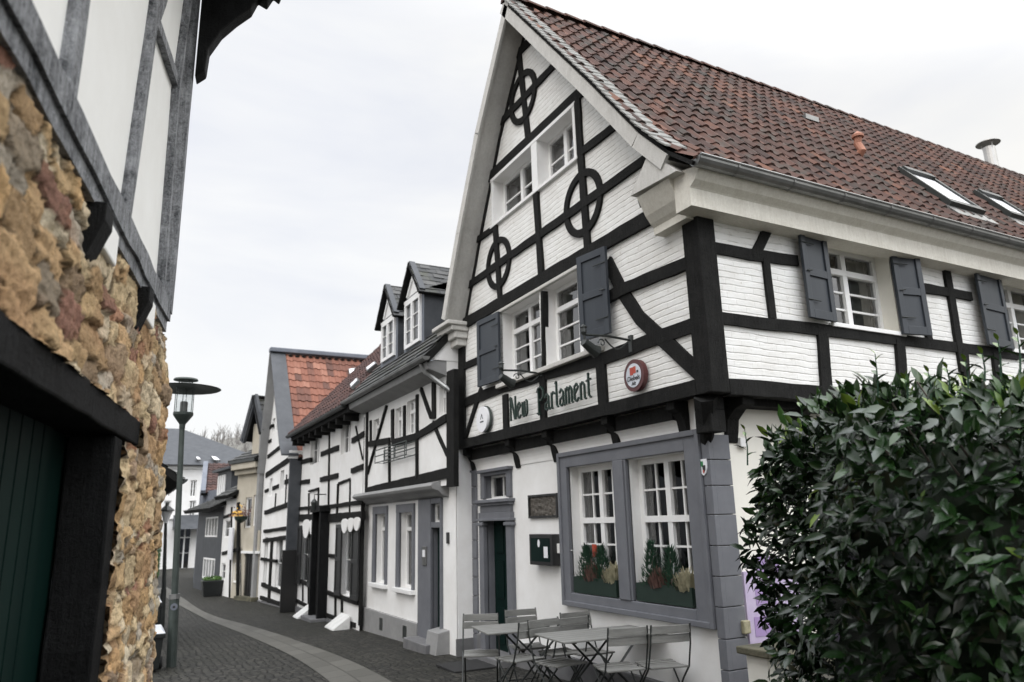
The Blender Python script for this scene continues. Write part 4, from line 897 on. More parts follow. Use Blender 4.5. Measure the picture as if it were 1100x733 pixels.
# ------------------------------------------------------------------ far lane houses
GL=-.66
def simple_house(label,p0,p1,zt,zr,mat,roofm,depth=5,op=[],g='old half-timbered houses along the lane',ov=.35,base=GL-.2,recs=.1):
    p0=Vector(p0);p1=Vector(p1);d=(p1-p0);Ln=d.length;d=d.normalized();n=Vector((-d.y,d.x,0))
    if n.x>0:n=-n
    f=Fac(p0,d,n);t=thing('town_house',label,'house',(p0.x,p0.y,GL),group=g)
    ops=[rect(f,*o) for o in op]
    wall(f,[(0,base),(Ln,base),(Ln,zt),(0,zt)],[o+(recs,) for o in ops],mat,t)
    house_body(t,f,depth,0,Ln,base,zt,mat,inset=0,faces=(0,1,2))
    return f,t,Ln,ops
def pitched(f,t,Ln,zt,zr,depth,mat,ov=.35,tw=.25,co=.3,st='pan'):
    # ridge parallel to the facade
    O=f.p(-.15,zt,ov);tiles(O,f.u,-f.n,[(0,0),(depth/2+ov,zr-zt)],Ln+.3,tw,co,st,'roof',mat,t)
    O=f.p(-.15,zt,-depth-ov);tiles(O,f.u,f.n,[(0,0),(depth/2+ov,zr-zt)],Ln+.3,tw,co,st,'roof',mat,t)
    mb=MB()
    for u in (0,Ln): mb.add([f.p(u,zt,0),f.p(u,zt,-depth),f.p(u,zr,-depth/2)],[(0,1,2)])
    mb.build('gable_wall','plaster_beige',t,recalc=False)
# H5 beige with wooden door, gable to the lane
f5,t5,L5,o5=simple_house('narrow beige house with dark wooden door and flower basket, left of the orange-roofed gable',(4.28,26.7,0),(3.72,28.5,0),3.75,5,'plaster_beige','slate',op=[(263,536,270,533,270,566,263,568),(271.5,533,275,531,275,564,271.5,566),(262,595,277,594,276,646,262,646)])
for o in o5[:2]: window(f5,t5,o,.08,sashes=1,rows=2,fr=.06)
mb=MB();a,b,c,e=o5[2];f5.box(mb,a,b,GL-.05,e,-.1,-.05);
for k in range(6): f5.box(mb,a+(b-a)*k/6+.02,a+(b-a)*(k+1)/6-.02,GL+.1,e-.05,-.05,-.03)
mb.build('door','door_black',t5)
mb=MB();f5.box(mb,-.02,.14,GL-.1,5.6,-.05,.12);mb.build('corner_board','paint_light_grey',t5)
mb=MB();f5.box(mb,a-.1,b+.1,e,e+.08,0,.12,'window_white');f5.box(mb,a-.05,b+.05,e+.08,e+.75,0,.06,'plaster_beige');mb.build('door_hood',None,t5)
mb=MB();f5.box(mb,a-.15,b+.15,GL-.1,GL+.12,0,.25);mb.build('doorstep','stone_cap',t5)
gp=f5.px(272,433,.3);m5=f5.px(257,515,.3)
mb=MB();f5.box(mb,0,L5,3.72,3.95,-.02,.3);f5.box(mb,.2,L5,3.55,3.72,-.02,.15);mb.build('eave_cornice','plaster_beige',t5,bevel=.03)
mb=MB();f5.box(mb,-.05,L5+.05,3.95,4.05,-.05,.36);mb.build('gutter','dark_metal',t5)
# its steep dormer gable above the eave
x=L5*.5
mb=MB();mb.add([f5.p(.05,3.9,.05),f5.p(.8,3.9,.05),f5.p(.8,5.3,.05),f5.p(.05,5.3,.05)],[(0,1,2,3)]);mb.add([f5.p(.8,3.9,.05),f5.p(.8,3.9,-3),f5.p(.8,5.3,-3),f5.p(.8,5.3,.05)],[(0,1,2,3)]);mb.build('dormer_wall','plaster_beige',t5,recalc=False)
tiles(f5.p(1.15,4.75,.3),-f5.n,-f5.u,[(0,0),(.75,1.55)],4,.2,.2,'flat','dormer_roof','slate',t5)
tiles(f5.p(-.3,4.9,.3),-f5.n,f5.u,[(0,0),(.75,1.4)],4,.2,.2,'flat','dormer_roof','slate',t5)
mb=MB();f5.beam(mb,[(1.15,4.7),(.4,6.25)],.3,.2,.3);f5.beam(mb,[(-.3,4.9),(.4,6.25)],.3,.2,.3);mb.build('bargeboard','slate_wall',t5)
pitched(f5,t5,L5,4.05,5.6,5,'slate',st='flat')
# H6 white with hanging sign boards
f6,t6,L6,o6=simple_house('small white shop house with dark frames and low dark eave, far down the lane',(3.72,28.5,0),(3.5,30.1,0),2.75,4,'plaster_white','slate',op=[(241,560,247,557,247,577,241,578),(237.5,606,242,604,242,623,237.5,623),(250.5,606,255,604,255,626,250.5,626)])
for o in o6: window(f6,t6,o,.06,sashes=1,rows=2,fr=.05)
pitched(f6,t6,L6,2.85,4.3,4.5,'slate',st='flat')
beams(f6,t6,[('post',[(248.5,545),(246,642)],.14),('rail',[(238,595),(256,590)],.12),('post',[(255,540),(254,640)],.14),('rail',[(240,556),(256,550)],.1)])
mb=MB();q=f6.px(252,584);f6.box(mb,q[0]-.22,q[0]+.25,q[1]-.55,q[1]+.55,.1,.16);tag(mb.build('sign_board','sign_white',bevel=.01),'white blank sign board hanging on the small white shop house','sign')
mb=MB();b=f6.px(246,560);
# H7 dark slate hung
f7,t7,L7,o7=simple_house('dark slate-clad house with white ribbon windows on two floors, far down the lane',(3.48,30.1,0),(3.0,34.4,0),2.5,4,'slate_wall','slate',op=[(221,558,234,553,234,577,221,577),(218,601,231,598,230,623,218,622)],recs=.06)
for o in o7: window(f7,t7,o,.02,sashes=4,rows=1,fr=.06,curtain=.95)
O=f7.p(-.3,2.45,.55);tiles(O,f7.u,-f7.n,[(0,0),(1.3,.55)],L7+.6,.22,.2,'flat','roof','slate',t7)
mb=MB();f7.box(mb,1.2,L7-.8,2.75,4.0,-3.5,-.5,'slate_wall');f7.box(mb,.9,L7-.6,4.0,4.1,-3.7,-.3,'slate_wall')
for k in range(4): f7.box(mb,2.1+k*.35,2.3+k*.35,2.95,3.85,-.5,-.46,'window_white')
mb.build('dormer',None,t7)
f8,t8,L8,o8=simple_house('blue-grey slate house with plain red-brown roof rising behind the slate-clad house',(3.3,38,0),(9.,39,0),3.4,5,'slate_blue','tile_redbrown',g=None)
# H8 faces the lane obliquely; simple saddle roof
p8=onplane(216,560,(0,37,0),Vector((0,1,0)));e8=onplane(216,529,(0,37,0),Vector((0,1,0))).z;r8=onplane(216,497,(0,40,0),Vector((0,1,0))).z
fb=Fac((p8.x,37,0),Vector((1,-.1,0)),Vector((-.1,-1,0)))
mb=MB();a=[fb.p(0,-.9,0),fb.p(7,-.9,0),fb.p(7,-.9,-6),fb.p(0,-.9,-6)];b=[v+Vector((0,0,.9+e8)) for v in a];mb.add(a+b,[(0,1,5,4),(1,2,6,5),(2,3,7,6),(3,0,4,7)]);mb.add([fb.p(0,e8,0),fb.p(0,e8,-6),fb.p(0,r8-.1,-3)],[(0,1,2)]);mb.build('wall','slate_blue',t8,recalc=False)
tiles(fb.p(-.1,e8-.05,.3),fb.u,-fb.n,[(0,0),(3.3,r8-e8)],7.2,.22,.3,'pan','roof','tile_redbrown',t8)
mb=MB();fb.beam(mb,[(0,0),(0.01,0)],.1,0,.1) if 0 else fb.beam(mb,[(-.1,e8),(.1,e8)],.1,-.1,.35);mb.hexa([fb.p(-.12,e8-.05,.35),fb.p(.1,e8-.05,.35),fb.p(.1,r8-.05,-3),fb.p(-.12,r8-.05,-3),fb.p(-.12,e8+.08,.35),fb.p(.1,e8+.08,.35),fb.p(.1,r8+.08,-3),fb.p(-.12,r8+.08,-3)]);mb.build('verge','slate_blue',t8)
# white town house closing the street
WH=thing('town_house','large white town house with hipped slate roof closing the end of the street','house',(3,52,-.7))
E_=Fac((0,52,0),(1,0.03,0),(0.03,-1,0))
def rr(*q): return rect(E_,*q)
ow=[rr(178,516,184,516,184,534,178,534),rr(204,516,211,516,211,534,204,534),rr(175.5,538,183,538,183,560,175.5,560),rr(203,538,210,538,210,558,203,558),rr(190,567,206,567,204,612,190,612),rr(163,516,168,516,168,534,163,534)]
wall(E_,[(-4,-1),(9,-1),(9,5.75),(-4,5.75)],[o+(.25,) for o in ow],'plaster_cream' if 0 else 'plaster_white',WH)
for i,o in enumerate(ow): window(E_,WH,o,.15,sashes=2,rows=2,fr=.08,transom=.78 if i==4 else None)
house_body(WH,E_,10,-4,9,-1,5.75,'plaster_white',inset=0,faces=(0,1,2))
mb=MB();a=[E_.p(-4.5,5.75,.5),E_.p(9.5,5.75,.5),E_.p(9.5,5.75,-10.5),E_.p(-4.5,5.75,-10.5)];b=[E_.p(1.,8.7,-5),E_.p(3.6,8.7,-5)]
mb.add(a+b,[(0,1,5,4),(1,2,5),(2,3,4,5),(3,0,4),(3,2,1,0)]);rf=mb.build('roof','slate_wall',WH,recalc=False)
for q in ([(210,492),(213,492),(216,495),(212,495)],[(226,491),(232,492),(237,496),(230,495.5)]): slopewin(rf,Vector((0,-2.95,5.5)).normalized(),E_.p(0,5.75,.5),q)
mb=MB()
for z in (2.35,5.5): E_.box(mb,-4,9,z,z+.16,0,.12)
mb.build('string_course','plaster_white',WH,bevel=.02)
q=rr(189,562,212,562,212,572,189,572);mb=MB();mb.prism([E_.p(q[0]-.2,q[2]+.2,0),E_.p(q[0]-.2,q[2]+.2,1.4),E_.p(q[0]-.2,q[3]+.5,0)],E_.u*(q[1]-q[0]+1.2));mb.build('canopy','slate_wall',WH)
# hill with winter woods
mb=MB();nx=60;
for i in range(nx+1):
    x=-160+i*8
    for j,(y,h) in enumerate(((150,-1),(200,10),(260,26),(330,38),(400,30))):
        t=max(0,1-((x-95)/150)**2);mb.v.append((x,y,h*(.35+.75*t)+1.3*math.sin(x*.11+j)));mb.c.append(.5)
for i in range(nx):
    for j in range(4): a=i*5+j;mb.f.append((a,a+5,a+6,a+1));mb.m.append(0)
hl=mb.build('hill','hill_ground',recalc=False,smooth=True);hl['kind']='structure'
mb=MB()
for i in range(900):
    x=random.uniform(-20,140);j=random.random();y=200+130*j;t=max(0,1-((x-95)/150)**2);z=(10+28*j)*(.35+.75*t)-1;h=random.uniform(4,8)
    for k in range(7):
        a=random.uniform(0,6.28);l=h*random.uniform(.3,.5);c=Vector((x,y,z+h*random.uniform(.3,.8)));e=c+Vector((math.cos(a)*l*.5,math.sin(a)*l*.5,l));w_=.1
        mb.add([c,c+Vector((w_*2,0,0)),e+Vector((w_,0,0)),e],[(0,1,2,3)])
    mb.tube([(x,y,z),(x,y,z+h)],[.25,.05],4)
wd=mb.build('winter_wood','winter_wood',recalc=False);wd['kind']='stuff';tag(wd,'grey leafless wood on the far hill','woodland')
# ------------------------------------------------------------------ LEFT: stone house
TH=R(10.015);ul=Vector((math.sin(TH),math.cos(TH),0));nl=Vector((math.cos(TH),-math.sin(TH),0))
W=Fac((.166,5.2,0),ul,nl)
sh=thing('stone_house','ochre rubble stone house with black oak door frame and white half-timbered upper floor','house',(.17,5.2,-.15))
# stone wall: displaced rubble
jt=.02
U=Fac(W.o+nl*jt,ul,nl);ZT=U.px(112,173,.05)[1]
u0,u1,z0,z1=-5.2,.95,-.4,ZT-.17;st=.0125
nu=int((u1-u0)/st)+1;nz=int((z1-z0)/st)+1
uu=np.linspace(u0,u1,nu);zz_=np.linspace(z0,z1,nz);UU,ZZ=np.meshgrid(uu,zz_)
def vnoise(x,y,seed):
    r_=np.random.default_rng(seed);T=r_.random((64,64));xi=np.floor(x).astype(int);yi=np.floor(y).astype(int);fx=x-xi;fy=y-yi
    fx=fx*fx*(3-2*fx);fy=fy*fy*(3-2*fy);g=lambda a,b:T[a%64,b%64]
    return (g(xi,yi)*(1-fx)*(1-fy)+g(xi+1,yi)*fx*(1-fy)+g(xi,yi+1)*(1-fx)*fy+g(xi+1,yi+1)*fx*fy)
wu=UU+.07*(vnoise(UU*7,ZZ*7,1)-.5)+.03*(vnoise(UU*20,ZZ*20,2)-.5);wz_=ZZ+.06*(vnoise(UU*7,ZZ*7,3)-.5)+.03*(vnoise(UU*20,ZZ*20,4)-.5)
sx,sz=[],[];z=z0-.1;sw=[];shh=[]
while z<z1+.2:
    h=rng.choice([.055,.07,.09,.11,.14]);u=u0-.3+rng.random()*.2
    while u<u1+.3:
        w_=h*rng.uniform(1.,2.6)+.04;sx.append(u+w_/2);sz.append(z+h/2+rng.uniform(-.02,.02));sw.append(w_/2);shh.append(h/2);u+=w_
    z+=h
sx=np.array(sx);sz=np.array(sz);sw=np.array(sw);shh=np.array(shh)
d1=np.full(UU.shape,9.);d2=np.full(UU.shape,9.);idx=np.zeros(UU.shape,int)
for k in range(len(sx)):
    i0=max(0,int((sx[k]-.35-u0)/st));i1=min(nu,int((sx[k]+.35-u0)/st)+1);j0=max(0,int((sz[k]-.25-z0)/st));j1=min(nz,int((sz[k]+.25-z0)/st)+1)
    if i0>=i1 or j0>=j1:continue
    a=np.abs(wu[j0:j1,i0:i1]-sx[k])/sw[k];b=np.abs(wz_[j0:j1,i0:i1]-sz[k])/shh[k];d=(a**3.2+b**3.2)**(1/3.2)
    D1=d1[j0:j1,i0:i1];D2=d2[j0:j1,i0:i1];I=idx[j0:j1,i0:i1];m=d<D1
    D2[:]=np.where(m,D1,np.minimum(D2,d));D1[:]=np.where(m,d,D1);I[:]=np.where(m,k,I)
edge=np.clip((d2-d1)/.5,0,1);dome=np.clip(1.25-d1,0,1)
hs=rng.uniform(.25,1.,len(sx));tx=rng.uniform(-1,1,len(sx));tz=rng.uniform(-1,1,len(sx))
tilt=(tx[idx]*(wu-sx[idx])/sw[idx]+tz[idx]*(wz_-sz[idx])/shh[idx])*.009
hgt=np.clip(edge*6,0,1)**.6*(.03+.026*hs[idx]+.01*np.clip(dome*2.5,0,1))+tilt*1.3*np.clip(edge*4,0,1)
rough_=-np.abs(vnoise(UU*8+ZZ*3,ZZ*30,5)-.5)*.022-np.abs(vnoise(UU*24-ZZ*6,ZZ*46,6)-.5)*.012+(vnoise(UU*75,ZZ*70,16)-.5)*.01+(vnoise(UU*2,ZZ*2,7)-.5)*.03
hgt=hgt+rough_*(.3+.7*np.clip(edge*2,0,1))
pal=np.array([(.54,.38,.21),(.6,.47,.29),(.46,.31,.17),(.64,.53,.37),(.36,.26,.17),(.4,.22,.14),(.28,.15,.11),(.42,.37,.3),(.56,.37,.19),(.33,.27,.2),(.5,.34,.19),(.62,.54,.4)])
ci=rng.choice(len(pal),len(sx),p=[.13,.15,.09,.12,.07,.06,.04,.06,.1,.05,.06,.07])
sc_=pal[ci]*rng.uniform(.75,1.15,(len(sx),1));mort=np.array((.085,.06,.035))
tt=np.clip(edge*3.6-.3,0,1)[...,None];colr=mort*(1-tt)+sc_[idx]*1.15*tt
red=np.clip((vnoise(UU*4,ZZ*6,8)-.55)*4,0,1)[...,None]*.3;colr=colr*(1-red)+np.array((.42,.22,.12))*red*1.0
# outline of the wall end (battered, irregular)
zt_=np.array([-.5,.9,1.3,1.8,2.48,2.9,3.1]);et=np.array([.52,.42,.33,.2,-.02,-.24,-.3])
E1=np.interp(ZZ,zt_,et)+.05*(vnoise(UU*0+3.3,ZZ*6,9)-.5)*2
over=UU-E1;rc=.09
s_=np.clip(over/rc,0,np.pi/2);uu2=np.where(over<0,UU,E1+rc*np.sin(s_));dd2=np.where(over<0,0,-rc*(1-np.cos(s_))-np.clip(over-rc*np.pi/2,0,9))
nu_=np.sin(s_)*(over>0);nn_=np.cos(s_)*(over>0)+(over<=0)
PU=uu2+nu_*hgt;PD=dd2+nn_*hgt
X_=W.o.x+ul.x*PU+nl.x*PD;Y_=W.o.y+ul.y*PU+nl.y*PD
co=np.stack([X_,Y_,ZZ],-1).reshape(-1,3)
DU0,DU1,DZ1=-4.75,W.px(122,482)[0]-.0,W.px(137,480)[1]
J,I=np.meshgrid(np.arange(nz-1),np.arange(nu-1),indexing='ij')
cu=UU[:-1,:-1];cz=ZZ[:-1,:-1];keep=~((cu>DU0)&(cu<DU1-.005)&(cz<DZ1))&~((cu<-.88)&(cz<DZ1+.12)&(cz>DZ1-.01))
a=(J*nu+I)[keep];fc=np.stack([a,a+1,a+nu+1,a+nu],-1)
me=bpy.data.meshes.new('stone_wall');me.vertices.add(len(co));me.vertices.foreach_set('co',co.ravel());me.loops.add(fc.size);me.loops.foreach_set('vertex_index',fc.ravel().astype(np.int32))
me.polygons.add(len(fc));me.polygons.foreach_set('loop_start',np.arange(0,fc.size,4,dtype=np.int32));me.update();me.validate()
ca=me.color_attributes.new('Col','FLOAT_COLOR','POINT');cx=np.ones((len(co),4),np.float32);cx[:,:3]=colr.reshape(-1,3);ca.data.foreach_set('color',cx.ravel())
me.materials.append(MATS['rubble_stone']);me.polygons.foreach_set('use_smooth',np.ones(len(fc),bool))
o=bpy.data.objects.new('wall',me);COL.objects.link(o);setpar(o,sh)
# body behind
mb=MB();a=[W.p(-5.2,-.4,-.95),W.p(.2,-.4,-.95),W.p(.2,-.4,-6),W.p(-5.2,-.4,-6)];b=[v+Vector((0,0,3.4)) for v in a];mb.add(a+b,[(0,1,5,4),(1,2,6,5),(2,3,7,6),(3,0,4,7),(4,5,6,7)]);mb.build('back_wall','plaster_beige',sh,recalc=False)
# door frame
mb=MB();lb=W.px(137,480)[1];lt=W.px(139,449)[1];W.beam(mb,[(-5.1,(lb+lt)/2),(-.87,(lb+lt)/2)],lt-lb-.01,-.2,.045,wob=.004);mb.build('door_lintel','timber_tar',sh,bevel=.01)
pr_=DU1;pl=W.px(106,482,.0)[0]
mb=MB();W.beam(mb,[(pr_-.09,-.4),(pr_-.07,lb)],.17,-.16,.035,wob=.012);mb.build('door_post','timber_tar',sh,bevel=.01)
mb=MB();W.box(mb,-5.0,pr_-.1,-.4,lb,-.22,-.17)
for k in range(24):
    a=-5+k*.14
    if a+.13<pr_-.12: W.box(mb,a+.008,a+.132,-.35,lb,-.17,-.155)
ld=mb.build('door','door_green',sh)
mb=MB();W.box(mb,-5,-.9,-.42,-.05,-.3,-.05);mb.build('threshold','stone_cap',sh)
# upper storey, slightly jettied plaster and weathered oak
uc=U.px(190,150)[0]
wall(U,[(-5.2,ZT-.1),(uc,ZT-.1),(uc,6.5),(-5.2,6.5)],[],'plaster_grey_white',sh)
mb=MB();a=U.p(uc,3.05,0);b=U.p(uc,3.05,-6);mb.add([a,b,b+Vector((0,0,3.5)),a+Vector((0,0,3.5))],[(0,1,2,3)]);a=U.p(-5.2,3.05,0);b=U.p(-5.2,3.05,-6);mb.add([a,b,b+Vector((0,0,3.5)),a+Vector((0,0,3.5))],[(0,1,2,3)]);mb.build('side_wall','plaster_grey_white',sh,recalc=False)
mb=MB();W.box(mb,-5.2,uc,ZT-.2,ZT-.18,-6,-.05);mb.build('jetty_floor','timber_black',sh)
def ub(kind,pts,w_,d1=.04,mat='timber_weathered'):
    q_=[U.px(x,y,d1) for x,y in pts]
    if kind=='post': q_=[(q_[0][0],6.4)]+q_
    mb=MB();U.beam(mb,q_,w_,-.05,d1,wob=.008);mb.build(kind,mat,sh)
sz0=U.px(110,195,.05);sz1=U.px(40,38,.05)
zc=sz0[1]
mb=MB();U.beam(mb,[(-5.2,ZT-.055),(uc+.02,ZT-.055)],.11,-.08,.055,wob=.01);mb.build('sill_beam','timber_weathered',sh)
mb=MB();U.beam(mb,[(-5.2,ZT-.145),(uc,ZT-.145)],.065,-.1,.04,wob=.008);mb.build('sill_beam','timber_weathered',sh)
ub('post',[(97,-30),(78,104)],.085,.041);ub('post',[(172,0),(139.5,236)],.06,.043);ub('brace',[(170,20),(191.5,88)],.06,.036);ub('brace',[(171,22),(184,-20)],.06,.037)
ub('post',[(206,0),(193,100),(176,322)],.055,.045)
mb=MB();p_=[U.px(212,-25,.03),U.px(197,105,.03),U.px(180,240,.03),U.px(176,330,.03)]
U.beam(mb,[(uc+.01,6.4),(uc+.01,3.0)],.07,-.1,.06);mb.build('corner_board','timber_weathered',sh)
# jetty corbels
for (x,y) in ((86,236),(139,326)):
    q=W.px(x,y,.0);mb=MB();u=q[0]
    mb.prism([W.p(u-.075,z_,d_) for d_,z_ in ((0,ZT-.17),(.1,ZT-.17),(.1,ZT-.24),(.085,ZT-.28),(.05,ZT-.38),(0,ZT-.42))],ul*.13);mb.build('corbel','timber_tar',sh,bevel=.006)
    mb=MB();W.box(mb,u+.08,u+.3,ZT-.3,ZT-.16,.0,.075);mb.build('plaster_patch','plaster_grey_white',sh,bevel=.01)
# carved bracket carrying the eave at the corner
ub_=uc+.04;mb=MB()
pr=[(.1,4.62),(.1,5.5),(.78,5.66),(.78,5.48),(.62,5.44),(.6,5.36),(.56,5.39),(.52,5.3),(.46,5.33),(.42,5.22),(.33,5.12),(.24,5.0),(.17,4.85),(.16,4.68)]
mb.prism([W.p(ub_-.1,z_,d_+.0) for d_,z_ in pr],ul*.12);mb.build('carved_bracket','timber_tar',sh,bevel=.012)
mb=MB();W.box(mb,ub_-.14,ub_+.06,5.5,5.72,.0,.85);mb.build('eave_beam','timber_tar',sh,bevel=.01)
tiles(W.p(-5.3,5.75,1.0),ul,-nl,[(0,0),(4,4.2)],5.3+ub_+.1,.24,.3,'pan','roof','tile_brown',sh)
# next house on the left, black eave
lh=thing('town_house','dark low house with black eave just visible behind the stone wall corner','house',(.3,17,-.5))
cx_=onplane(163,560,(0,16,0),(0,1,0)).x
mb=MB();mb.box(cx_-5,cx_,16,21,-.8,2.75);mb.build('wall','slate_wall',lh)
tiles((cx_+.5,15.8,2.65),(0,1,0),(-1,0,0),[(0,0),(2.6,1.9)],5.4,.22,.2,'flat','roof','slate',lh)
tiles((cx_-4.7,15.8,2.65),(0,1,0),(1,0,0),[(0,0),(2.6,1.9)],5.4,.22,.2,'flat','roof','slate',lh)
LF=Fac((cx_,16,0),(0,1,0),(1,0,0))
for k in (1.0,3.2): window(LF,lh,(k,k+.8,.3,1.6),-.04,sashes=2,rows=2,room=False)
vgutter(lh,cx_+.5,2.66,15.8,21.2,mat='dark_metal')
# ------------------------------------------------------------------ cafe chairs and tables
def local(mb_fn,name,mat,parent,bevel=0):
    mb=MB();mb_fn(mb);me=mb.build(name,mat,None,bevel=bevel);me.parent=parent;return me
def make_chair():
    t=thing('folding_chair','x','chair')
    def seat(m):
        for k in range(6): y=-.19+k*.068;m.box(-.2,.2,y,y+.055,.44+.012*abs(k-2.5)/2.5,.458+.012*abs(k-2.5)/2.5)
    local(seat,'seat','wood_grey',t,.004)
    def back(m):
        for (za,zb_,yy) in ((.70,.775,-.245),(.785,.86,-.262)):
            vs=[]
            n=6
            for i in range(n+1):
                x=-.21+.42*i/n;y=yy-.02*(1-(x/.21)**2);vs+=[(x,y-.009,za),(x,y+.009,za),(x,y+.009,zb_),(x,y-.009,zb_)]
            m.add(vs,[(4*i+k,4*i+(k+1)%4,4*i+4+(k+1)%4,4*i+4+k) for i in range(n) for k in range(4)]+[(3,2,1,0),(4*n,4*n+1,4*n+2,4*n+3)])
    local(back,'backrest','wood_grey',t,.004)
    for s in (-1,1):
        local(lambda m:m.tube([(s*.215,.24,0),(s*.215,-.03,.33),(s*.215,-.17,.46),(s*.21,-.245,.68),(s*.205,-.275,.87)],.0095,6),'leg','dark_metal',t)
        local(lambda m:m.tube([(s*.185,-.27,0),(s*.185,.03,.3),(s*.185,.17,.44)],.0095,6),'leg','dark_metal',t)
    for (y,z) in ((.2,.05),(-.23,.05)): local(lambda m:m.tube([(-.2,y,z),(.2,y,z)],.007,6),'stretcher','dark_metal',t)
    return t
def gaxis(x,y): return gz(x,y)
def side(c): return c
# (backrest centre x,y ; facing direction the sitter looks, degrees cw from +Y)
chs=[((3.98,8.48),-155,'grey folding chair farthest left, at the lane end of the far table'),
((4.6,8.6),-172,'grey folding chair behind the far table right in front of the green tavern door'),
((4.08,7.36),-8,'grey folding chair on the near side of the far table, left of its neighbour'),
((4.62,7.42),-2,'grey folding chair between both tables, on the near side of the far table, right'),
((4.86,7.72),178,'grey folding chair close to the tavern wall, behind the near table'),
((4.45,6.16),12,'grey folding chair in front of the near table, its back towards the viewer'),
((4.86,6.02),14,'grey folding chair nearest the grey corner stones, beside the near table'),
((4.2,7.32),172,'grey folding chair behind the street end of the near table')]
c0=make_chair();first=True;srcs=[]
for (bx,by),ang,lab in chs:
    c=c0 if first else copy_tree(c0)
    first=False
    a=R(ang);fx,fy=math.sin(a),math.cos(a);x=bx+fx*.25;y=by+fy*.25
    c.location=(x,y,gz(x,y)+.004);c.rotation_euler=(0,0,-a);c['label']=lab;c['category']='chair';c['group']='grey folding chairs outside the tavern'
def make_table():
    t=thing('cafe_table','x','table')
    def top(m):
        for k in range(6):
            y=-.34+k*.114;m.box(-.62,.62,y+.003,y+.109,.715,.735)
        m.box(-.5,-.45,-.3,.3,.7,.715);m.box(.45,.5,-.3,.3,.7,.715)
    local(top,'tabletop','wood_grey',t,.006)
    for s in (-1,1):
        for e in (-1,1): local(lambda m:m.tube([(e*.42,s*.29,0),(-e*.3,s*.24,.7)],.012,6),'leg','dark_metal',t)
    local(lambda m:[m.tube([(q,-.29,.12 if 0 else .03),(q,.29,.03)],.009,6) for q in (-.40,.40)],'stretcher','dark_metal',t)
    return t
t0=make_table()
t0.location=(4.62,6.86,gz(0,6.9)+.004);t0.rotation_euler=(0,0,R(-4));t0['label']='grey slatted folding table nearest the grey corner stones, beside the tavern wall';t0['group']='grey folding tables outside the tavern'
t1=copy_tree(t0);t1.location=(4.38,7.98,gz(0,7.9)+.004);t1.rotation_euler=(0,0,R(-9));t1['label']='grey slatted folding table farther down the lane, in front of the green tavern door'
# dark rubber mat
mb=MB();mb.box(4.25,4.95,9.9,10.6,gz(0,10.2)+.0,gz(0,10.2)+.03);tag(mb.build('door_mat','rubber_black',bevel=.004),'flat black rubber mat on the cobbles before the tavern door','mat')
# ------------------------------------------------------------------ lettering on the gable
def stroke(mb,fac,pts,w,d0,d1):
    fac.beam(mb,pts,w,d0,d1,wob=0)
GL_={'N':([[(0,0),(0,1)],[(.08,.98),(.42,.02)],[(.5,0),(.5,1)],[(-.1,.9),(.02,1.02)]],.72),
'e':([[(.0,.1),(.0,.55)],[(0,.55),(.17,.66),(.3,.52)],[(.3,.52),(.02,.3)],[(0,.1),(.15,.0),(.32,.12)]],.5),
'w':([[(0,.62),(0,.1),(.12,0)],[(.22,.62),(.22,.08),(.34,0)],[(.12,0),(.22,.1)],[(.34,0),(.46,.12),(.46,.58),(.36,.66)]],.66),
'P':([[(.05,-.12),(.05,.95)],[(-.08,.82),(.05,.98),(.3,1.0),(.48,.85),(.48,.6),(.3,.46),(.08,.5)],[(-.1,-.02),(.18,-.08)]],.66),
'a':([[(0,.5),(.14,.64),(.3,.52),(.3,.08),(.4,0)],[(.3,.34),(.04,.26),(0,.08),(.14,0),(.3,.1)]],.52),
'r':([[(.05,.62),(.05,.0)],[(.05,.5),(.2,.64),(.34,.54)],[(-.03,.06),(.14,0)]],.44),
'l':([[(.05,1),(.05,.1),(.16,0)],[(-.04,.92),(.05,1.0)]],.3),
'm':([[(0,.62),(0,0)],[(0,.5),(.13,.64),(.24,.52),(.24,0)],[(.24,.5),(.37,.64),(.48,.52),(.48,.06),(.58,0)]],.7),
'n':([[(0,.62),(0,0)],[(0,.5),(.14,.64),(.28,.52),(.28,.06),(.38,0)]],.5),
't':([[(.1,.9),(.1,.1),(.24,0)],[(-.05,.62),(.28,.66)]],.4)}
sign=thing('lettering_sign','dark green old-style letters reading New Parlament on the white panels under upstairs windows','sign',tuple(G.p(8.9,3.2,.05)))
def word(txt,pL,pR):
    # from the left px anchor (baseline) to the right one; u decreases to the right
    a=G.px(*pL,.08);b=G.px(*pR,.08);tot=sum(GL_[c][1] for c in txt)-.12;sc1=(a[0]-b[0])/tot;H=.34;x=0
    for c in txt:
        st_,ad=GL_[c];mb=MB()
        for pts in st_:
            q=[]
            for (px_,py_) in pts:
                f=(x+px_)/tot;q.append((a[0]-(x+px_)*sc1,a[1]+(b[1]-a[1])*f+py_*H))
            G.beam(mb,q,.021,.06,.085,wob=0)
        mb.build('letter','letter_green',sign);x+=ad
word('New',(548.5,452.5),(567,446));word('Parlament',(578,443.5),(635,426.5))
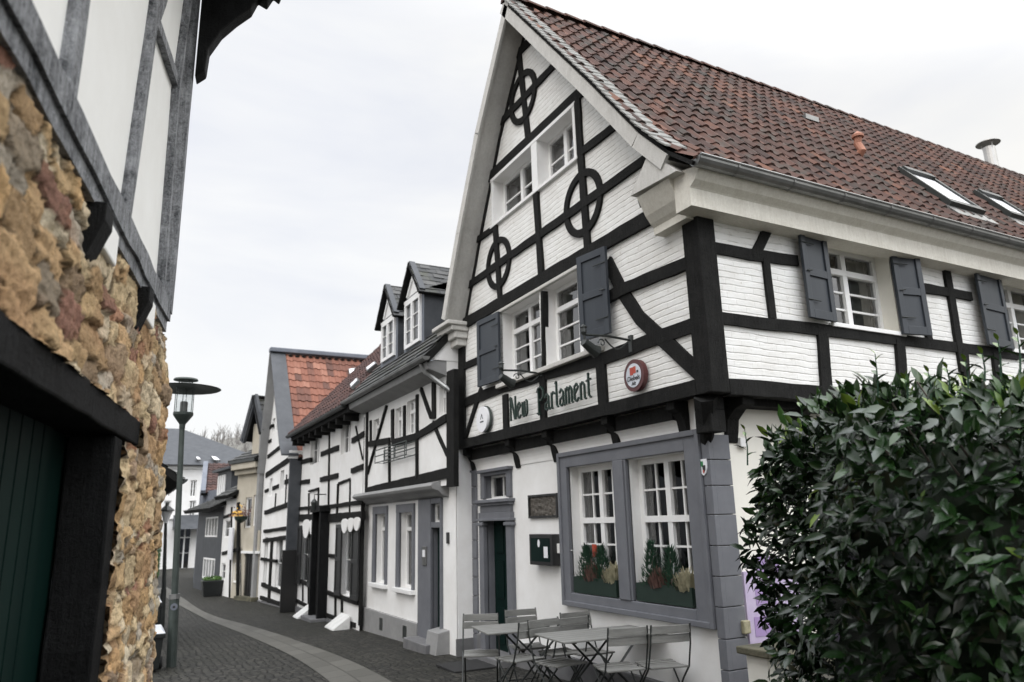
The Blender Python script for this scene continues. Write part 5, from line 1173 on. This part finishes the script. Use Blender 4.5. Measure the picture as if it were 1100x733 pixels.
# beer sign
def disc(fac,u,z,r,d0,d1,mat,name,parent,seg=36,sx=1):
    mb=MB();mb.prism([fac.p(u+r*sx*math.cos(2*math.pi*k/seg),z+r*math.sin(2*math.pi*k/seg),d0) for k in range(seg)],fac.n*(d1-d0));return mb.build(name,mat,parent)
bs=thing('beer_sign','round maroon-rimmed beer sign with a red mug emblem near the corner post','sign',tuple(G.p(*G.px(681,403),.05)))
q=G.px(681.5,403.5,.08);rB=abs(G.px(681.5,386,.08)[1]-G.px(681.5,421,.08)[1])/2
disc(G,*q,rB,.03,.09,'sign_maroon','rim',bs);disc(G,*q,rB*.74,.09,.096,'sign_face','face',bs)
def gtext(txt,size,u,z,d,mat,fac,parent,name='lettering'):
    c=bpy.data.curves.new(name,'FONT');c.body=txt;c.size=size;c.align_x='CENTER';c.extrude=.002;c.shear=.2
    o=bpy.data.objects.new(name,c);dg=None
    COL.objects.link(o);bpy.context.view_layer.update();me=bpy.data.meshes.new_from_object(o);bpy.data.objects.remove(o)
    ux=fac.u if fac.u.cross(Vector((0,0,1))).dot(fac.n)>0 else -fac.u
    M=Matrix((ux,Vector((0,0,1)),fac.n)).transposed().to_4x4();M.translation=fac.p(u,z,d);me.transform(M);me.materials.clear();me.materials.append(MATS[mat])
    k=bpy.data.objects.new(name,me);COL.objects.link(k);setpar(k,parent);return k
mb=MB()
G.box(mb,q[0]-.0,q[0]+.055,q[1]+.005,q[1]+.09,.096,.1);G.box(mb,q[0]-.05,q[0]-.006,q[1]+.02,q[1]+.095,.096,.101);mb.build('mug_emblem','sign_red',bs)
mb=MB();G.box(mb,q[0]-.0,q[0]+.055,q[1]+.092,q[1]+.108,.096,.1);mb.build('foam','sign_white',bs)
mb=MB();G.box(mb,q[0]-.095,q[0]-.065,q[1]+.02,q[1]+.045,.096,.1);mb.build('dark_mark','sign_black',bs)
gtext('Diebels',.075,q[0],q[1]-.055,.099,'sign_black',G,bs);gtext('Alt',.06,q[0],q[1]-.11,.099,'sign_black',G,bs)
ws=thing('disc_sign','pale round sign with faint grey emblem hanging at the left end of the gable panels','sign',tuple(G.p(*G.px(518,450),.05)))
q=G.px(517.5,450.5,.1);rW=.2
disc(G,*q,rW,.06,.1,'sign_white','face',ws);mb=MB();G.beam(mb,[(q[0]-.04,q[1]-.0),(q[0],q[1]+.08)],.012,.1,.104,wob=0);G.beam(mb,[(q[0]+.04,q[1]-.0),(q[0],q[1]+.08)],.012,.1,.1045,wob=0);G.beam(mb,[(q[0]-.06,q[1]-.04),(q[0]+.06,q[1]-.04)],.02,.1,.104,wob=0);mb.build('emblem','shutter_paint',ws)
disc(G,q[0]-.02,q[1],rW*1.04,.03,.06,'lamp_metal','rim',ws)
# wrought-iron wall lamps above the lettering
def wall_lamp(px0,px1,lab):
    a=G.px(*px0);A_=G.p(a[0],a[1],.03);t=thing('wall_lamp',lab,'lamp',tuple(A_),'iron spotlights on arms')
    B_=G.p(a[0]+.05,a[1]+.02,.62);mb=MB();mb.tube([A_,A_.lerp(B_,.5)+Vector((0,0,.02)),B_],.014,6);mb.build('arm','dark_metal',t)
    mb=MB()
    pts=[A_.lerp(B_,.05+.5*k/12)+Vector((0,0,-.1*math.sin(math.pi*k/12)-.02)) for k in range(13)];mb.tube(pts,.009,5);mb.build('scroll','dark_metal',t)
    mb=MB()
    pts=[A_.lerp(B_,.62)+Vector((0,0,-.07))+Vector((-math.cos(th)*.05*(1-th/9),0,math.sin(th)*.05*(1-th/9))) for th in [k*.6 for k in range(12)]];mb.tube(pts,.008,5);mb.build('scroll','dark_metal',t)
    mb=MB();mb.box(A_.x-.005,A_.x+.03,A_.y-.03,A_.y+.03,A_.z-.14,A_.z+.06);mb.build('bracket_plate','dark_metal',t,bevel=.004)
    mb=MB();c=B_+Vector((.02,0,-.1));mb.tube([B_,c],.012,6);mb.tube([c+Vector((-.03,.0,.02)),c+Vector((.1,.02,-.05)),c+Vector((.16,.03,-.075))],[.045,.06,.075],12);mb.build('spotlight','dark_metal',t)
    mb=MB();mb.lathe(B_+Vector((0,0,0)),[(.02,0),(.035,.03),(.03,.08),(.045,.085),(.01,.12)],8);mb.build('finial','dark_metal',t)
wall_lamp((583.5,402),(540,396),'black wrought-iron spotlight arm below the left shuttered window of the gable')
wall_lamp((679,366),(630,364),'black wrought-iron spotlight arm below the right gable shutter, above the beer sign')
# menu case, plaque, crest, hydrant sign
mc=thing('menu_case','black glass-fronted menu case hanging on the white tavern wall under the plaque','menu case',tuple(GG.p(*GG.px(579,590),.1)))
r_=rect(GG,568,575,592,573,592,608,568,607,.14)
mb=MB();GG.box(mb,*r_,0,.13);mb.build('case','sign_black',mc,bevel=.008)
mb=MB();GG.box(mb,r_[0]+.05,r_[1]-.05,r_[2]+.05,r_[3]-.05,.13,.134);mb.build('backboard','door_green',mc)
mb=MB();u=r_[0]+.1;GG.box(mb,u,u+.1,r_[2]+.1,r_[3]-.16,.134,.138);mb.build('menu_sheet','sign_white',mc)
disc(GG,(r_[0]+r_[1])/2+.03,r_[3]-.12,.05,.134,.138,'sign_white','emblem',mc,sx=.6)
mb=MB();GG.box(mb,r_[0]-.06,r_[0],(r_[2]+r_[3])/2-.04,(r_[2]+r_[3])/2+.08,0,.05);mb.build('power_box','plaster_grey_white',mc)
mb=MB();mb.tube([GG.p(r_[0]-.03,(r_[2]+r_[3])/2,.02),GG.p(r_[0]-.2,(r_[2]+r_[3])/2-.01,.015),GG.p(r_[0]-.33,(r_[2]+r_[3])/2,.02)],.006,5);mb.build('cable','plaster_grey_white',mc)
pq=thing('plaque','weathered bronze relief plaque in a dark frame right of the tavern door','plaque',tuple(GG.p(*GG.px(583,545),.02)))
r_=rect(GG,567.5,533,598.5,529,598.5,556,567.5,557,.03)
mb=MB()
for (a,b,c,e) in ((r_[0],r_[0]+.03,r_[2],r_[3]),(r_[1]-.03,r_[1],r_[2],r_[3]),(r_[0]+.03,r_[1]-.03,r_[2],r_[2]+.03),(r_[0]+.03,r_[1]-.03,r_[3]-.03,r_[3])): GG.box(mb,a,b,c,e,0,.035)
mb.build('frame','sign_black',pq)
mb=MB();n=26;vs=[];fs=[]
for j in range(13):
    for i in range(n): 
        u=r_[0]+.03+(r_[1]-r_[0]-.06)*i/(n-1);z=r_[2]+.03+(r_[3]-r_[2]-.06)*j/12;vs.append(GG.p(u,z,.012+.014*noise.noise(Vector((u*18,z*22,0)))))
for j in range(12):
    for i in range(n-1): fs.append((j*n+i,j*n+i+1,(j+1)*n+i+1,(j+1)*n+i))
mb.add(vs,fs);mb.build('relief','bronze',pq,recalc=False)
cr=thing('crest_badge','small white enamel shield with a tiny coloured crest on the grey corner stone','badge',tuple(GG.p(*GG.px(755.5,502),.03)))
q=GG.px(755.5,502,.055);sh_=[(-.05,.08),(.05,.08),(.05,-.01),(.03,-.06),(0,-.085),(-.03,-.06),(-.05,-.01)]
mb=MB();mb.prism([GG.p(q[0]+a,q[1]+b,.045) for a,b in sh_],GG.n*.014);mb.build('shield','sign_white',cr)
mb=MB();mb.prism([GG.p(q[0]+.012+a*.35,q[1]+.03+b*.35,.059) for a,b in sh_],GG.n*.003);mb.build('crest_part','sign_green',cr)
mb=MB();mb.prism([GG.p(q[0]-.015+a*.4,q[1]-.015+b*.4,.059) for a,b in sh_],GG.n*.0035);mb.build('crest_part','sign_black',cr)
mb=MB();mb.prism([GG.p(q[0]-.008+a*.16,q[1]-.045+b*.16,.0625),]*0 or [GG.p(q[0]-.008+a*.2,q[1]-.045+b*.2,.059) for a,b in sh_],GG.n*.005);mb.build('crest_part','sign_red',cr)
q=GG.px(505,678,.03);hy=thing('utility_sign','small round yellow utility sign low on the wall behind the leftmost chair','sign',tuple(GG.p(*q,.02)))
disc(GG,q[0],q[1],.085,.05,.07,'sign_yellow','plate',hy,20);disc(GG,q[0],q[1],.03,.07,.073,'sign_black','mark',hy,12)
# window boxes with plants
def conifer(p,h,lab):
    rs=random.Random(p[1]);mb=MB();c=[];h*=rs.uniform(.85,1.1)
    for i in range(420):
        t=rs.random();z=h*t;a=rs.uniform(0,6.283);r=.15*(1-t)**.6*(.35+.65*rs.random())*(1+.3*math.sin(a*3+p[1]*9))+.01;l=rs.uniform(.03,.075)
        b=Vector((p[0]+r*math.cos(a),p[1]+r*math.sin(a),p[2]+z));e=b+Vector((math.cos(a)*l*.6,math.sin(a)*l*.6,l));s_=Vector((-math.sin(a),math.cos(a),0))*.011
        mb.add([b-s_,b+s_,e],[(0,1,2)])
    o=thing('potted_conifer',lab,'shrub',p,'small conifers in the window boxes');mb.build('foliage','conifer_green',o,recalc=False)
    mb=MB();mb.tube([p,(p[0],p[1],p[2]+h*.8)],[.012,.004],5);mb.build('trunk','tree_bark',o)
def heather(p,mat,lab):
    rs=random.Random(p[1]*3);mb=MB()
    for i in range(420):
        a=rs.uniform(0,6.283);r=.14*math.sqrt(rs.random());z=(.15-r*.7)*rs.random()*2.2;b=Vector((p[0]+r*.8*math.cos(a),p[1]+r*math.sin(a),p[2]-.02+z*.6));e=b+Vector((math.cos(a)*.03,math.sin(a)*.03,.05+.05*rs.random()));s_=Vector((-math.sin(a),math.cos(a),0))*.008
        mb.add([b-s_,b+s_,e+s_*.7,e-s_*.7],[(0,1,2,3)])
    o=mb.build('heather_plant',mat,recalc=False);tag(o,lab,'plant','heathers in the window boxes')
for (w_,wn) in ((wa,'left'),(wb,'right')):
    u_0,u_1,z_=w_[0]+.06,w_[1]-.06,w_[2]
    fbx=thing('window_box','dark green window box standing in the '+wn+' of the two big ground-floor windows','flower box',tuple(GG.p((u_0+u_1)/2,z_,-.06)),'green window boxes')
    mb=MB()
    for (a,b,c,e,d0,d1) in ((u_0,u_1,z_+.01,z_+.2,.02,.04),(u_0,u_1,z_+.01,z_+.2,-.12,-.1),(u_0,u_0+.02,z_+.01,z_+.2,-.1,.02),(u_1-.02,u_1,z_+.01,z_+.2,-.1,.02)): GG.box(mb,a,b,c,e,d0,d1)
    mb.build('box','planter_green',fbx);mb=MB();GG.box(mb,u_0+.02,u_1-.02,z_+.02,z_+.17,-.1,.02);mb.build('soil','tree_bark',fbx)
    Ln=u_1-u_0
    side_=lambda f:tuple(GG.p(u_1-Ln*f,z_+.17,-.035))
    conifer(side_(.24),.42 if wn=='right' else .36,f'dark little conifer at the left end of the {wn} window box')
    conifer(side_(.58),.4 if wn=='right' else .42,f'dark little conifer in the middle of the {wn} window box')
    heather(side_(.38),'heather_red',f'rusty red heather between the two conifers of the {wn} window box')
    heather(side_(.85),'heather_cream',f'cream heather at the right end of the {wn} window box')
q=GG.px(636,592,-.12);mb=MB();GG.box(mb,q[0]-.05,q[0]+.05,q[1]-.08,q[1]+.08,-.162,-.155);tag(mb.build('window_sticker','sign_red'),'small red sticker in the left big ground-floor window','sticker')
# lilac poster on the side wall
r_=rect(SG,801,615,825,612,827,700,804,697,.03);ps=thing('poster','lilac poster board on the cream side wall, half hidden by the laurel','poster',tuple(SG.p(r_[0],r_[2],.02)))
mb=MB();SG.box(mb,r_[0],r_[0]+.75,r_[2],r_[3],.0,.03);mb.build('board','poster_lilac',ps)
mb=MB()
for k in range(3): SG.box(mb,r_[0]+.08+.05*k,r_[0]+.3+.1*k,r_[2]+.12+k*.28,r_[2]+.3+k*.28,.03,.034)
mb.build('print','poster_mauve',ps)
# ------------------------------------------------------------------ street lamps
base=onplane(184,716,(0,0,-.4),Vector((0,0,1)));bx,by=base.x,base.y
top=onplane(196,455,(0,by,0),Vector((0,1,0)));tilt=Vector((top.x-bx,0,0));
lp=thing('street_lamp','tall dark green street lamp with wide flat disc roof over a clear lantern','street lamp',(bx,by,gz(bx,by)))
b0=Vector((bx,by,gz(bx,by)));tp=Vector((top.x,by,top.z));ax=(tp-b0)
sc0=1.
mb=MB();mb.tube([b0,b0+ax*.26],.075,14);mb.tube([b0+ax*.26,b0+ax*.28],[.075,.05],14);mb.tube([b0+ax*.27,tp-Vector((0,0,.1))],[.052,.042],14);mb.build('pole','lamp_metal',lp,smooth=False)
mb=MB();mb.tube([b0+ax*.265,b0+ax*.285],[.085,.08],14);mb.build('collar','zinc',lp)
zl=tp.z;cx2,cy2=tp.x,tp.y
def zpx(y): return onplane(197,y,(0,by,0),Vector((0,1,0))).z
zA,zB,zD,zE=zpx(456),zpx(446),zpx(418),zpx(409)
mb=MB();mb.lathe((cx2,cy2,0),[(.045,zA-.08),(.05,zA),(.15,zB-.02),(.16,zB),(.16,zB+.04),(.05,zB+.05)],20);mb.build('lantern_base','lamp_metal',lp)
mb=MB();mb.lathe((cx2,cy2,0),[(.145,zB+.04),(.145,zD+.02)],20,);o=mb.build('lantern_glass','lantern_glass',lp,recalc=False,smooth=True)
mb=MB();mb.lathe((cx2,cy2,0),[(.06,zB+.05),(.06,zB+.22),(.05,zB+.23)],12);mb.build('lamp_unit','zinc',lp)
for k in range(6):
    a=k*math.pi/3+.3;mb=MB();x,y=cx2+.155*math.cos(a),cy2+.155*math.sin(a);mb.tube([(x,y,zB+.03),(x,y,zD+.02)],.006,5);mb.build('rod','lamp_metal',lp)
mb=MB();rw=abs(onplane(171,418,(0,by,0),Vector((0,1,0))).x-onplane(233,418,(0,by,0),Vector((0,1,0))).x)/2*1.27
mb.lathe((cx2,cy2,0),[(.05,zD+.02),(rw*.97,zD-.005),(rw,zD+.005),(rw*.6,zD+.05),(.1,zD+.075)],36);mb.build('disc_roof','lamp_metal',lp)
mb=MB();mb.lathe((cx2,cy2,0),[(.14,zE+.0),(.2,zE+.005),(.19,zE+.03),(.03,zE+.06)],24);mb.build('top_cap','lamp_metal',lp)
for k in range(4):
    a=k*math.pi/2+.5;mb=MB();x,y=cx2+.12*math.cos(a),cy2+.12*math.sin(a);mb.tube([(x,y,zD+.05),(x,y,zE+.01)],.01,5);mb.build('rod','lamp_metal',lp)
p_=b0+ax*.235;st_=thing('sticker','small pale blue round sticker on the pole of the nearest street lamp','sticker',tuple(p_))
d_=(CAM-p_);d_.z=0;d_.normalize();s_=Vector((-d_.y,d_.x,0));mb=MB();
mb.prism([p_+d_*.074+s_*.055*math.cos(t)+Vector((0,0,.055*math.sin(t))) for t in [k*.5236 for k in range(12)]],d_*.004,'slate_blue');mb.prism([p_+d_*.078+s_*.02*math.cos(t)+Vector((0,0,.02*math.sin(t))) for t in [k*.5236 for k in range(12)]],d_*.003,'sign_black');mb.build('disc',None,st_)
# older lantern further back
q=onplane(173,668,(0,0,-.5),Vector((0,0,1)));o2=thing('street_lamp','small old-fashioned black lantern on a thin post, behind the disc-roofed lamp','street lamp',(q.x,q.y,gz(q.x,q.y)))
t2=onplane(178,562,(0,q.y,0),Vector((0,1,0)));k_=(q.y)/20.
mb=MB();mb.tube([(q.x,q.y,gz(0,q.y)),(q.x,q.y,gz(0,q.y)+.9)],[.085*k_,.06*k_],10);mb.tube([(q.x,q.y,gz(0,q.y)+.9),(t2.x,q.y,t2.z)],[.05*k_,.035*k_],10);mb.build('pole','dark_metal',o2)
mb=MB();zz0=t2.z;mb.lathe((t2.x,q.y,zz0),[(.04,0),(.14*k_,.28*k_),(.02,.281*k_)],6);mb.build('lantern_glass','lamp_glass_white',o2)
mb=MB();mb.lathe((t2.x,q.y,zz0+.28*k_),[(.18*k_,0),(.17*k_,.03),(.05,.13*k_),(.03,.18*k_),(.01,.22*k_)],8);mb.build('lantern_roof','dark_metal',o2)
# ------------------------------------------------------------------ bins left
def bin_(x,y,w_,d_,h,lab):
    z=gz(x,y);t=thing('rubbish_bin',lab,'bin',(x,y,z),'black wheeled bins')
    mb=MB();a=.04;mb.hexa([(x-w_/2+a,y-d_/2+a,z+.05),(x+w_/2-a,y-d_/2+a,z+.05),(x+w_/2-a,y+d_/2-a,z+.05),(x-w_/2+a,y+d_/2-a,z+.05),(x-w_/2,y-d_/2,z+h-.06),(x+w_/2,y-d_/2,z+h-.06),(x+w_/2,y+d_/2,z+h-.06),(x-w_/2,y+d_/2,z+h-.06)]);mb.box(x-w_/2-.02,x+w_/2+.02,y-d_/2-.02,y+d_/2+.02,z+h-.12,z+h-.06);mb.build('body','bin_plastic',t,bevel=.01)
    mb=MB();mb.hexa([(x-w_/2-.02,y-d_/2-.04,z+h-.055),(x+w_/2+.02,y-d_/2-.04,z+h-.055),(x+w_/2+.02,y+d_/2+.02,z+h-.055),(x-w_/2-.02,y+d_/2+.02,z+h-.055),(x-w_/2+.03,y-d_/2,z+h-.01),(x+w_/2-.03,y-d_/2,z+h-.01),(x+w_/2-.03,y+d_/2-.03,z+h+.03),(x-w_/2+.03,y+d_/2-.03,z+h+.03)]);mb.build('lid','bin_lid',t,bevel=.01)
    for s in (-1,1):
        mb=MB();mb.tube([(x+s*(w_/2-.02),y+d_/2-.06,z+.09),(x+s*(w_/2+.025),y+d_/2-.06,z+.09)],.09,14);mb.build('wheel','rubber_black',t)
    mb=MB();mb.tube([(x-w_/2+.06,y+d_/2+.05,z+h-.1),(x+w_/2-.06,y+d_/2+.05,z+h-.1)],.014,6);mb.build('handle','bin_plastic',t)
bin_(.52,13.3,.52,.5,.62,'lower black bin with pale lid beside the lamp pole and stone wall')
bin_(.5,14.3,.5,.5,1.02,'taller black bin with light grey lid behind the lower one')
# clipped green hedge column and planter down the lane
q=onplane(168,628,(0,0,-.62),Vector((0,0,1)))
def blob(name,mat,c,rx,ry,h,n,lf,parent,seed,col=(0.2,.8)):
    r_=np.random.default_rng(seed);mb=MB()
    for i in range(n):
        a=r_.uniform(0,6.283);t=r_.random();k=(1-max(0,(t-.8)/.2)**2)**.5 if t>.8 else 1
        rr_=1-.25*r_.random();p=Vector((c[0]+rx*k*rr_*math.cos(a),c[1]+ry*k*rr_*math.sin(a),c[2]+h*t));d=Vector(r_.normal(size=3)).normalized();e=d.orthogonal().normalized()
        mb.add([p-e*lf*.35,p+d*lf,p+e*lf*.35],[(0,1,2)],None,float(r_.uniform(*col)))
    return mb.build(name,mat,parent,recalc=False,col=True)
hc=thing('hedge_column','narrow clipped bright green hedge beside the far lantern post','hedge',(q.x,q.y+6,GL));blob('foliage','hedge_leaf',(q.x,q.y+6,GL),.35,.5,2.1,2600,.09,hc,3);mb=MB();mb.tube([(q.x,q.y+6,GL),(q.x,q.y+6,GL+1.2)],[.05,.02],6);mb.build('trunk','tree_bark',hc)
q=onplane(228,641,(0,0,-.66),Vector((0,0,1)));pt_=thing('street_planter','dark square planter tub with yellowish plants in front of the slate-clad house','planter',(q.x,q.y,GL))
mb=MB();x,y=q.x,q.y+.3;mb.hexa([(x-.28,y-.28,GL),(x+.28,y-.28,GL),(x+.28,y+.28,GL),(x-.28,y+.28,GL),(x-.36,y-.36,GL+.55),(x+.36,y-.36,GL+.55),(x+.36,y+.36,GL+.55),(x-.36,y+.36,GL+.55)]);mb.build('tub','bin_plastic',pt_,bevel=.02);blob('foliage','hedge_leaf',(x,y,GL+.5),.3,.3,.16,300,.09,pt_,5,(.6,1))
q=f5.px(259,555,.25);fbk=thing('flower_basket','yellow and dark red flower basket hanging on the beige house','flower basket',tuple(f5.p(*q,.25)))
c=f5.p(q[0],q[1]-.1,.25);mb=MB();mb.lathe(c,[(.05,-.12),(.2,.0),(.22,.1),(.05,.12)],12);mb.build('basket','planter_green',fbk)
mb=MB()
for i in range(160):
    v=Vector((random.gauss(0,.16),random.gauss(0,.16),.08+abs(random.gauss(0,.13))));k='sign_yellow' if v.x<0 and i%2 else 'heather_red';mb.add([c+v,c+v+Vector((.05,0,.02)),c+v+Vector((0,.03,.06))],[(0,1,2)],k)
mb.build('flowers',None,fbk,recalc=False)
# ------------------------------------------------------------------ raised planter wall and laurel on the right
pw_=onplane(792,695,(0,0,.62),Vector((0,0,1)));print('planter',pw_)
PX,PY=pw_.x,pw_.y
gb=thing('garden_wall','low cream plastered garden wall with dark mossy stone coping under the laurel','wall',(PX,PY,-.2))
mb=MB();mb.box(PX+.03,PX+5,PY-.3,PY-.06,-.6,.57);mb.box(PX+.03,PX+.27,PY-2.6,PY-.3,-.6,.57);mb.build('wall','plaster_cream',gb,bevel=.01)
mb=MB();mb.box(PX-.02,PX+5,PY-.36,PY-.0,.57,.63);mb.box(PX-.02,PX+.32,PY-2.6,PY-.36,.57,.63);mb.build('coping','stone_cap',gb,bevel=.012)
mb=MB();mb.box(PX+.27,PX+5,PY-3.0,PY-.3,-.5,.45);mb.build('planting_bed','tree_bark',gb)
lb_=thing('laurel_bush','big glossy dark green laurel bush filling the right foreground','bush',(4.5,2.5,0))
# leaf template
def leaves(name,P,Dv,Nv,Ln_,cv,parent):
    """P base points, D directions, N normals; numpy"""
    n=len(P);D=Dv/np.linalg.norm(Dv,axis=1,keepdims=True);Sd=np.cross(D,Nv);Sd/=np.linalg.norm(Sd,axis=1,keepdims=True)+1e-9;Nn=np.cross(Sd,D)
    tl=[0,.3,.65,1.];wd=[.03,.185,.165,.0];fold=.35;bend=[0,.0,-.05,-.16]
    rows=[]
    for t,w_,b in zip(tl,wd,bend):
        for s in (-1,0,1): rows.append((t,w_*s,b+abs(s)*w_*fold))
    rows=np.array(rows);V=P[:,None,:]+Ln_[:,None,None]*(D[:,None,:]*rows[None,:,0:1]+Sd[:,None,:]*rows[None,:,1:2]+Nn[:,None,:]*rows[None,:,2:3])
    V=V.reshape(-1,3);base=np.array([(r*3+c,r*3+c+1,r*3+c+4,r*3+c+3) for r in range(3) for c in range(2)]);Fc=(base[None]+(np.arange(n)*12)[:,None,None]).reshape(-1,4)
    me=bpy.data.meshes.new(name);me.vertices.add(len(V));me.vertices.foreach_set('co',V.ravel());me.loops.add(Fc.size);me.loops.foreach_set('vertex_index',Fc.ravel().astype(np.int32));me.polygons.add(len(Fc));me.polygons.foreach_set('loop_start',np.arange(0,Fc.size,4,dtype=np.int32));me.update();me.validate()
    ca=me.color_attributes.new('Col','FLOAT_COLOR','POINT');c4=np.ones((len(V),4),np.float32);c4[:,:3]=np.repeat(cv,12)[:,None];ca.data.foreach_set('color',c4.ravel())
    me.materials.append(MATS['laurel_leaf']);me.polygons.foreach_set('use_smooth',np.ones(len(Fc),bool));o=bpy.data.objects.new(name,me);COL.objects.link(o);setpar(o,parent);return o
CXB,CYB,RB=4.66,2.16,1.62
def htop(x,y): return 2.62+.0*x
NB=26000
th=rng.uniform(0,2*np.pi,NB);zt0=rng.random(NB)
lump=lambda a,z:1+.05*np.sin(a*5+z*2.3)+.05*np.sin(a*9-z*4)+.035*np.sin(a*17+z*9)
# shell of the trunked bush: side (80%) and dome
side_m=rng.random(NB)<.72
zs=np.where(side_m,rng.uniform(.1,2.16,NB),0);rs=np.where(side_m,1,np.sqrt(rng.random(NB)))
depth=rng.exponential(.09,NB)
ztop=2.16+.13*(1-rs**3)+.06*np.sin(th*7)+.05*np.sin(th*13+rs*9)
zc=np.where(side_m,zs,ztop-depth);rad=RB*lump(th,zs)*np.where(side_m,1-depth/RB,rs)*(np.where(side_m,1-.05*np.clip((zs-1.85)/.3,0,1)**2-.04*np.clip((.9-zs)/.9,0,1),.96))
P=np.stack([CXB+rad*np.cos(th),CYB+rad*np.sin(th),zc],-1)
outn=np.stack([np.cos(th),np.sin(th),np.where(side_m,.15,1.2)],-1)
Dv=outn*.6+rng.normal(0,.55,(NB,3));Dv[:,2]+=np.where(side_m,-.35,.35)
Nv=outn+rng.normal(0,.45,(NB,3));Nv[:,2]+=.5
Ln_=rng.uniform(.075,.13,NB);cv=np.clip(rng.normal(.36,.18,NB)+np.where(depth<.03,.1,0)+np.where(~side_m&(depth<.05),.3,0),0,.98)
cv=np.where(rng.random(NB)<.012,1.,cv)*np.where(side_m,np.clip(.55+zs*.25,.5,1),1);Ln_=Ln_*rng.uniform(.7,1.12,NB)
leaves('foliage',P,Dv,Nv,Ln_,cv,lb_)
# dark inner twigs mass
mb=MB()
for i in range(260):
    a=random.uniform(0,6.283);r=random.uniform(.9,1.45);z=random.uniform(.5,2.3);c=Vector((CXB,CYB,.1));e=Vector((CXB+r*math.cos(a),CYB+r*math.sin(a),z));m_2=c.lerp(e,.5)+Vector((random.uniform(-.15,.15),random.uniform(-.15,.15),.15));mb.tube([c+Vector((math.cos(a)*.15,math.sin(a)*.15,0)),m_2,e],[.02,.012,.004],5)
mb.build('branches','tree_bark',lb_)
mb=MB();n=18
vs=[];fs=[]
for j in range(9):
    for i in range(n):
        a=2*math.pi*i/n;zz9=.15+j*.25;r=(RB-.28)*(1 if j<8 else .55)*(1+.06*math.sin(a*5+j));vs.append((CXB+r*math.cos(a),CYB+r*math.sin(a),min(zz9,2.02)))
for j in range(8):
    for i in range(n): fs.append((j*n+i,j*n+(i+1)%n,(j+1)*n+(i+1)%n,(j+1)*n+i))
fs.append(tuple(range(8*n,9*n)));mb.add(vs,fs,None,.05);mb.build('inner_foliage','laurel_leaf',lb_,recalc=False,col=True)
# young sprigs poking out of the top
SP=[]
for (x,y,y2,dd) in ((943,440,380,3.6),(1040,420,388,3.5),(1075,405,366,3.4),(905,445,415,3.8),(1000,430,400,3.5),(803,500,462,4.3),(862,460,432,4.0),(975,430,408,3.6),(1096,400,360,3.3),(1020,420,396,3.5),(1058,410,380,3.4)):
    a=ray(x,y);a=CAM+a*(dd/a.dot(fw));b=ray(x-3,y2);b=CAM+b*(dd/b.dot(fw));SP.append((a,b))
P=[];D=[];Nn=[];Q=[];cv=[]
for a,b in SP:
    mb=MB();mb.tube([a,a.lerp(b,.5)+Vector((.01,0,0)),b],[.005,.004,.002],5);mb.build('sprig_stem','conifer_green',lb_);n=max(5,int((b-a).length/.035))
    for i in range(n):
        t=.25+.75*i/(n-1);p=a.lerp(b,t);an=i*2.4;d=Vector((math.cos(an),math.sin(an),.45+.8*t*t));P.append(p);D.append(d);Nn.append(Vector((0,0,1))+d*.1);Q.append(.09*(1.15-t*.6));cv.append(.62+.36*t)
leaves('sprig_leaves',np.array([tuple(p) for p in P]),np.array([tuple(p) for p in D]),np.array([tuple(p) for p in Nn]),np.array(Q),np.array(cv),lb_)
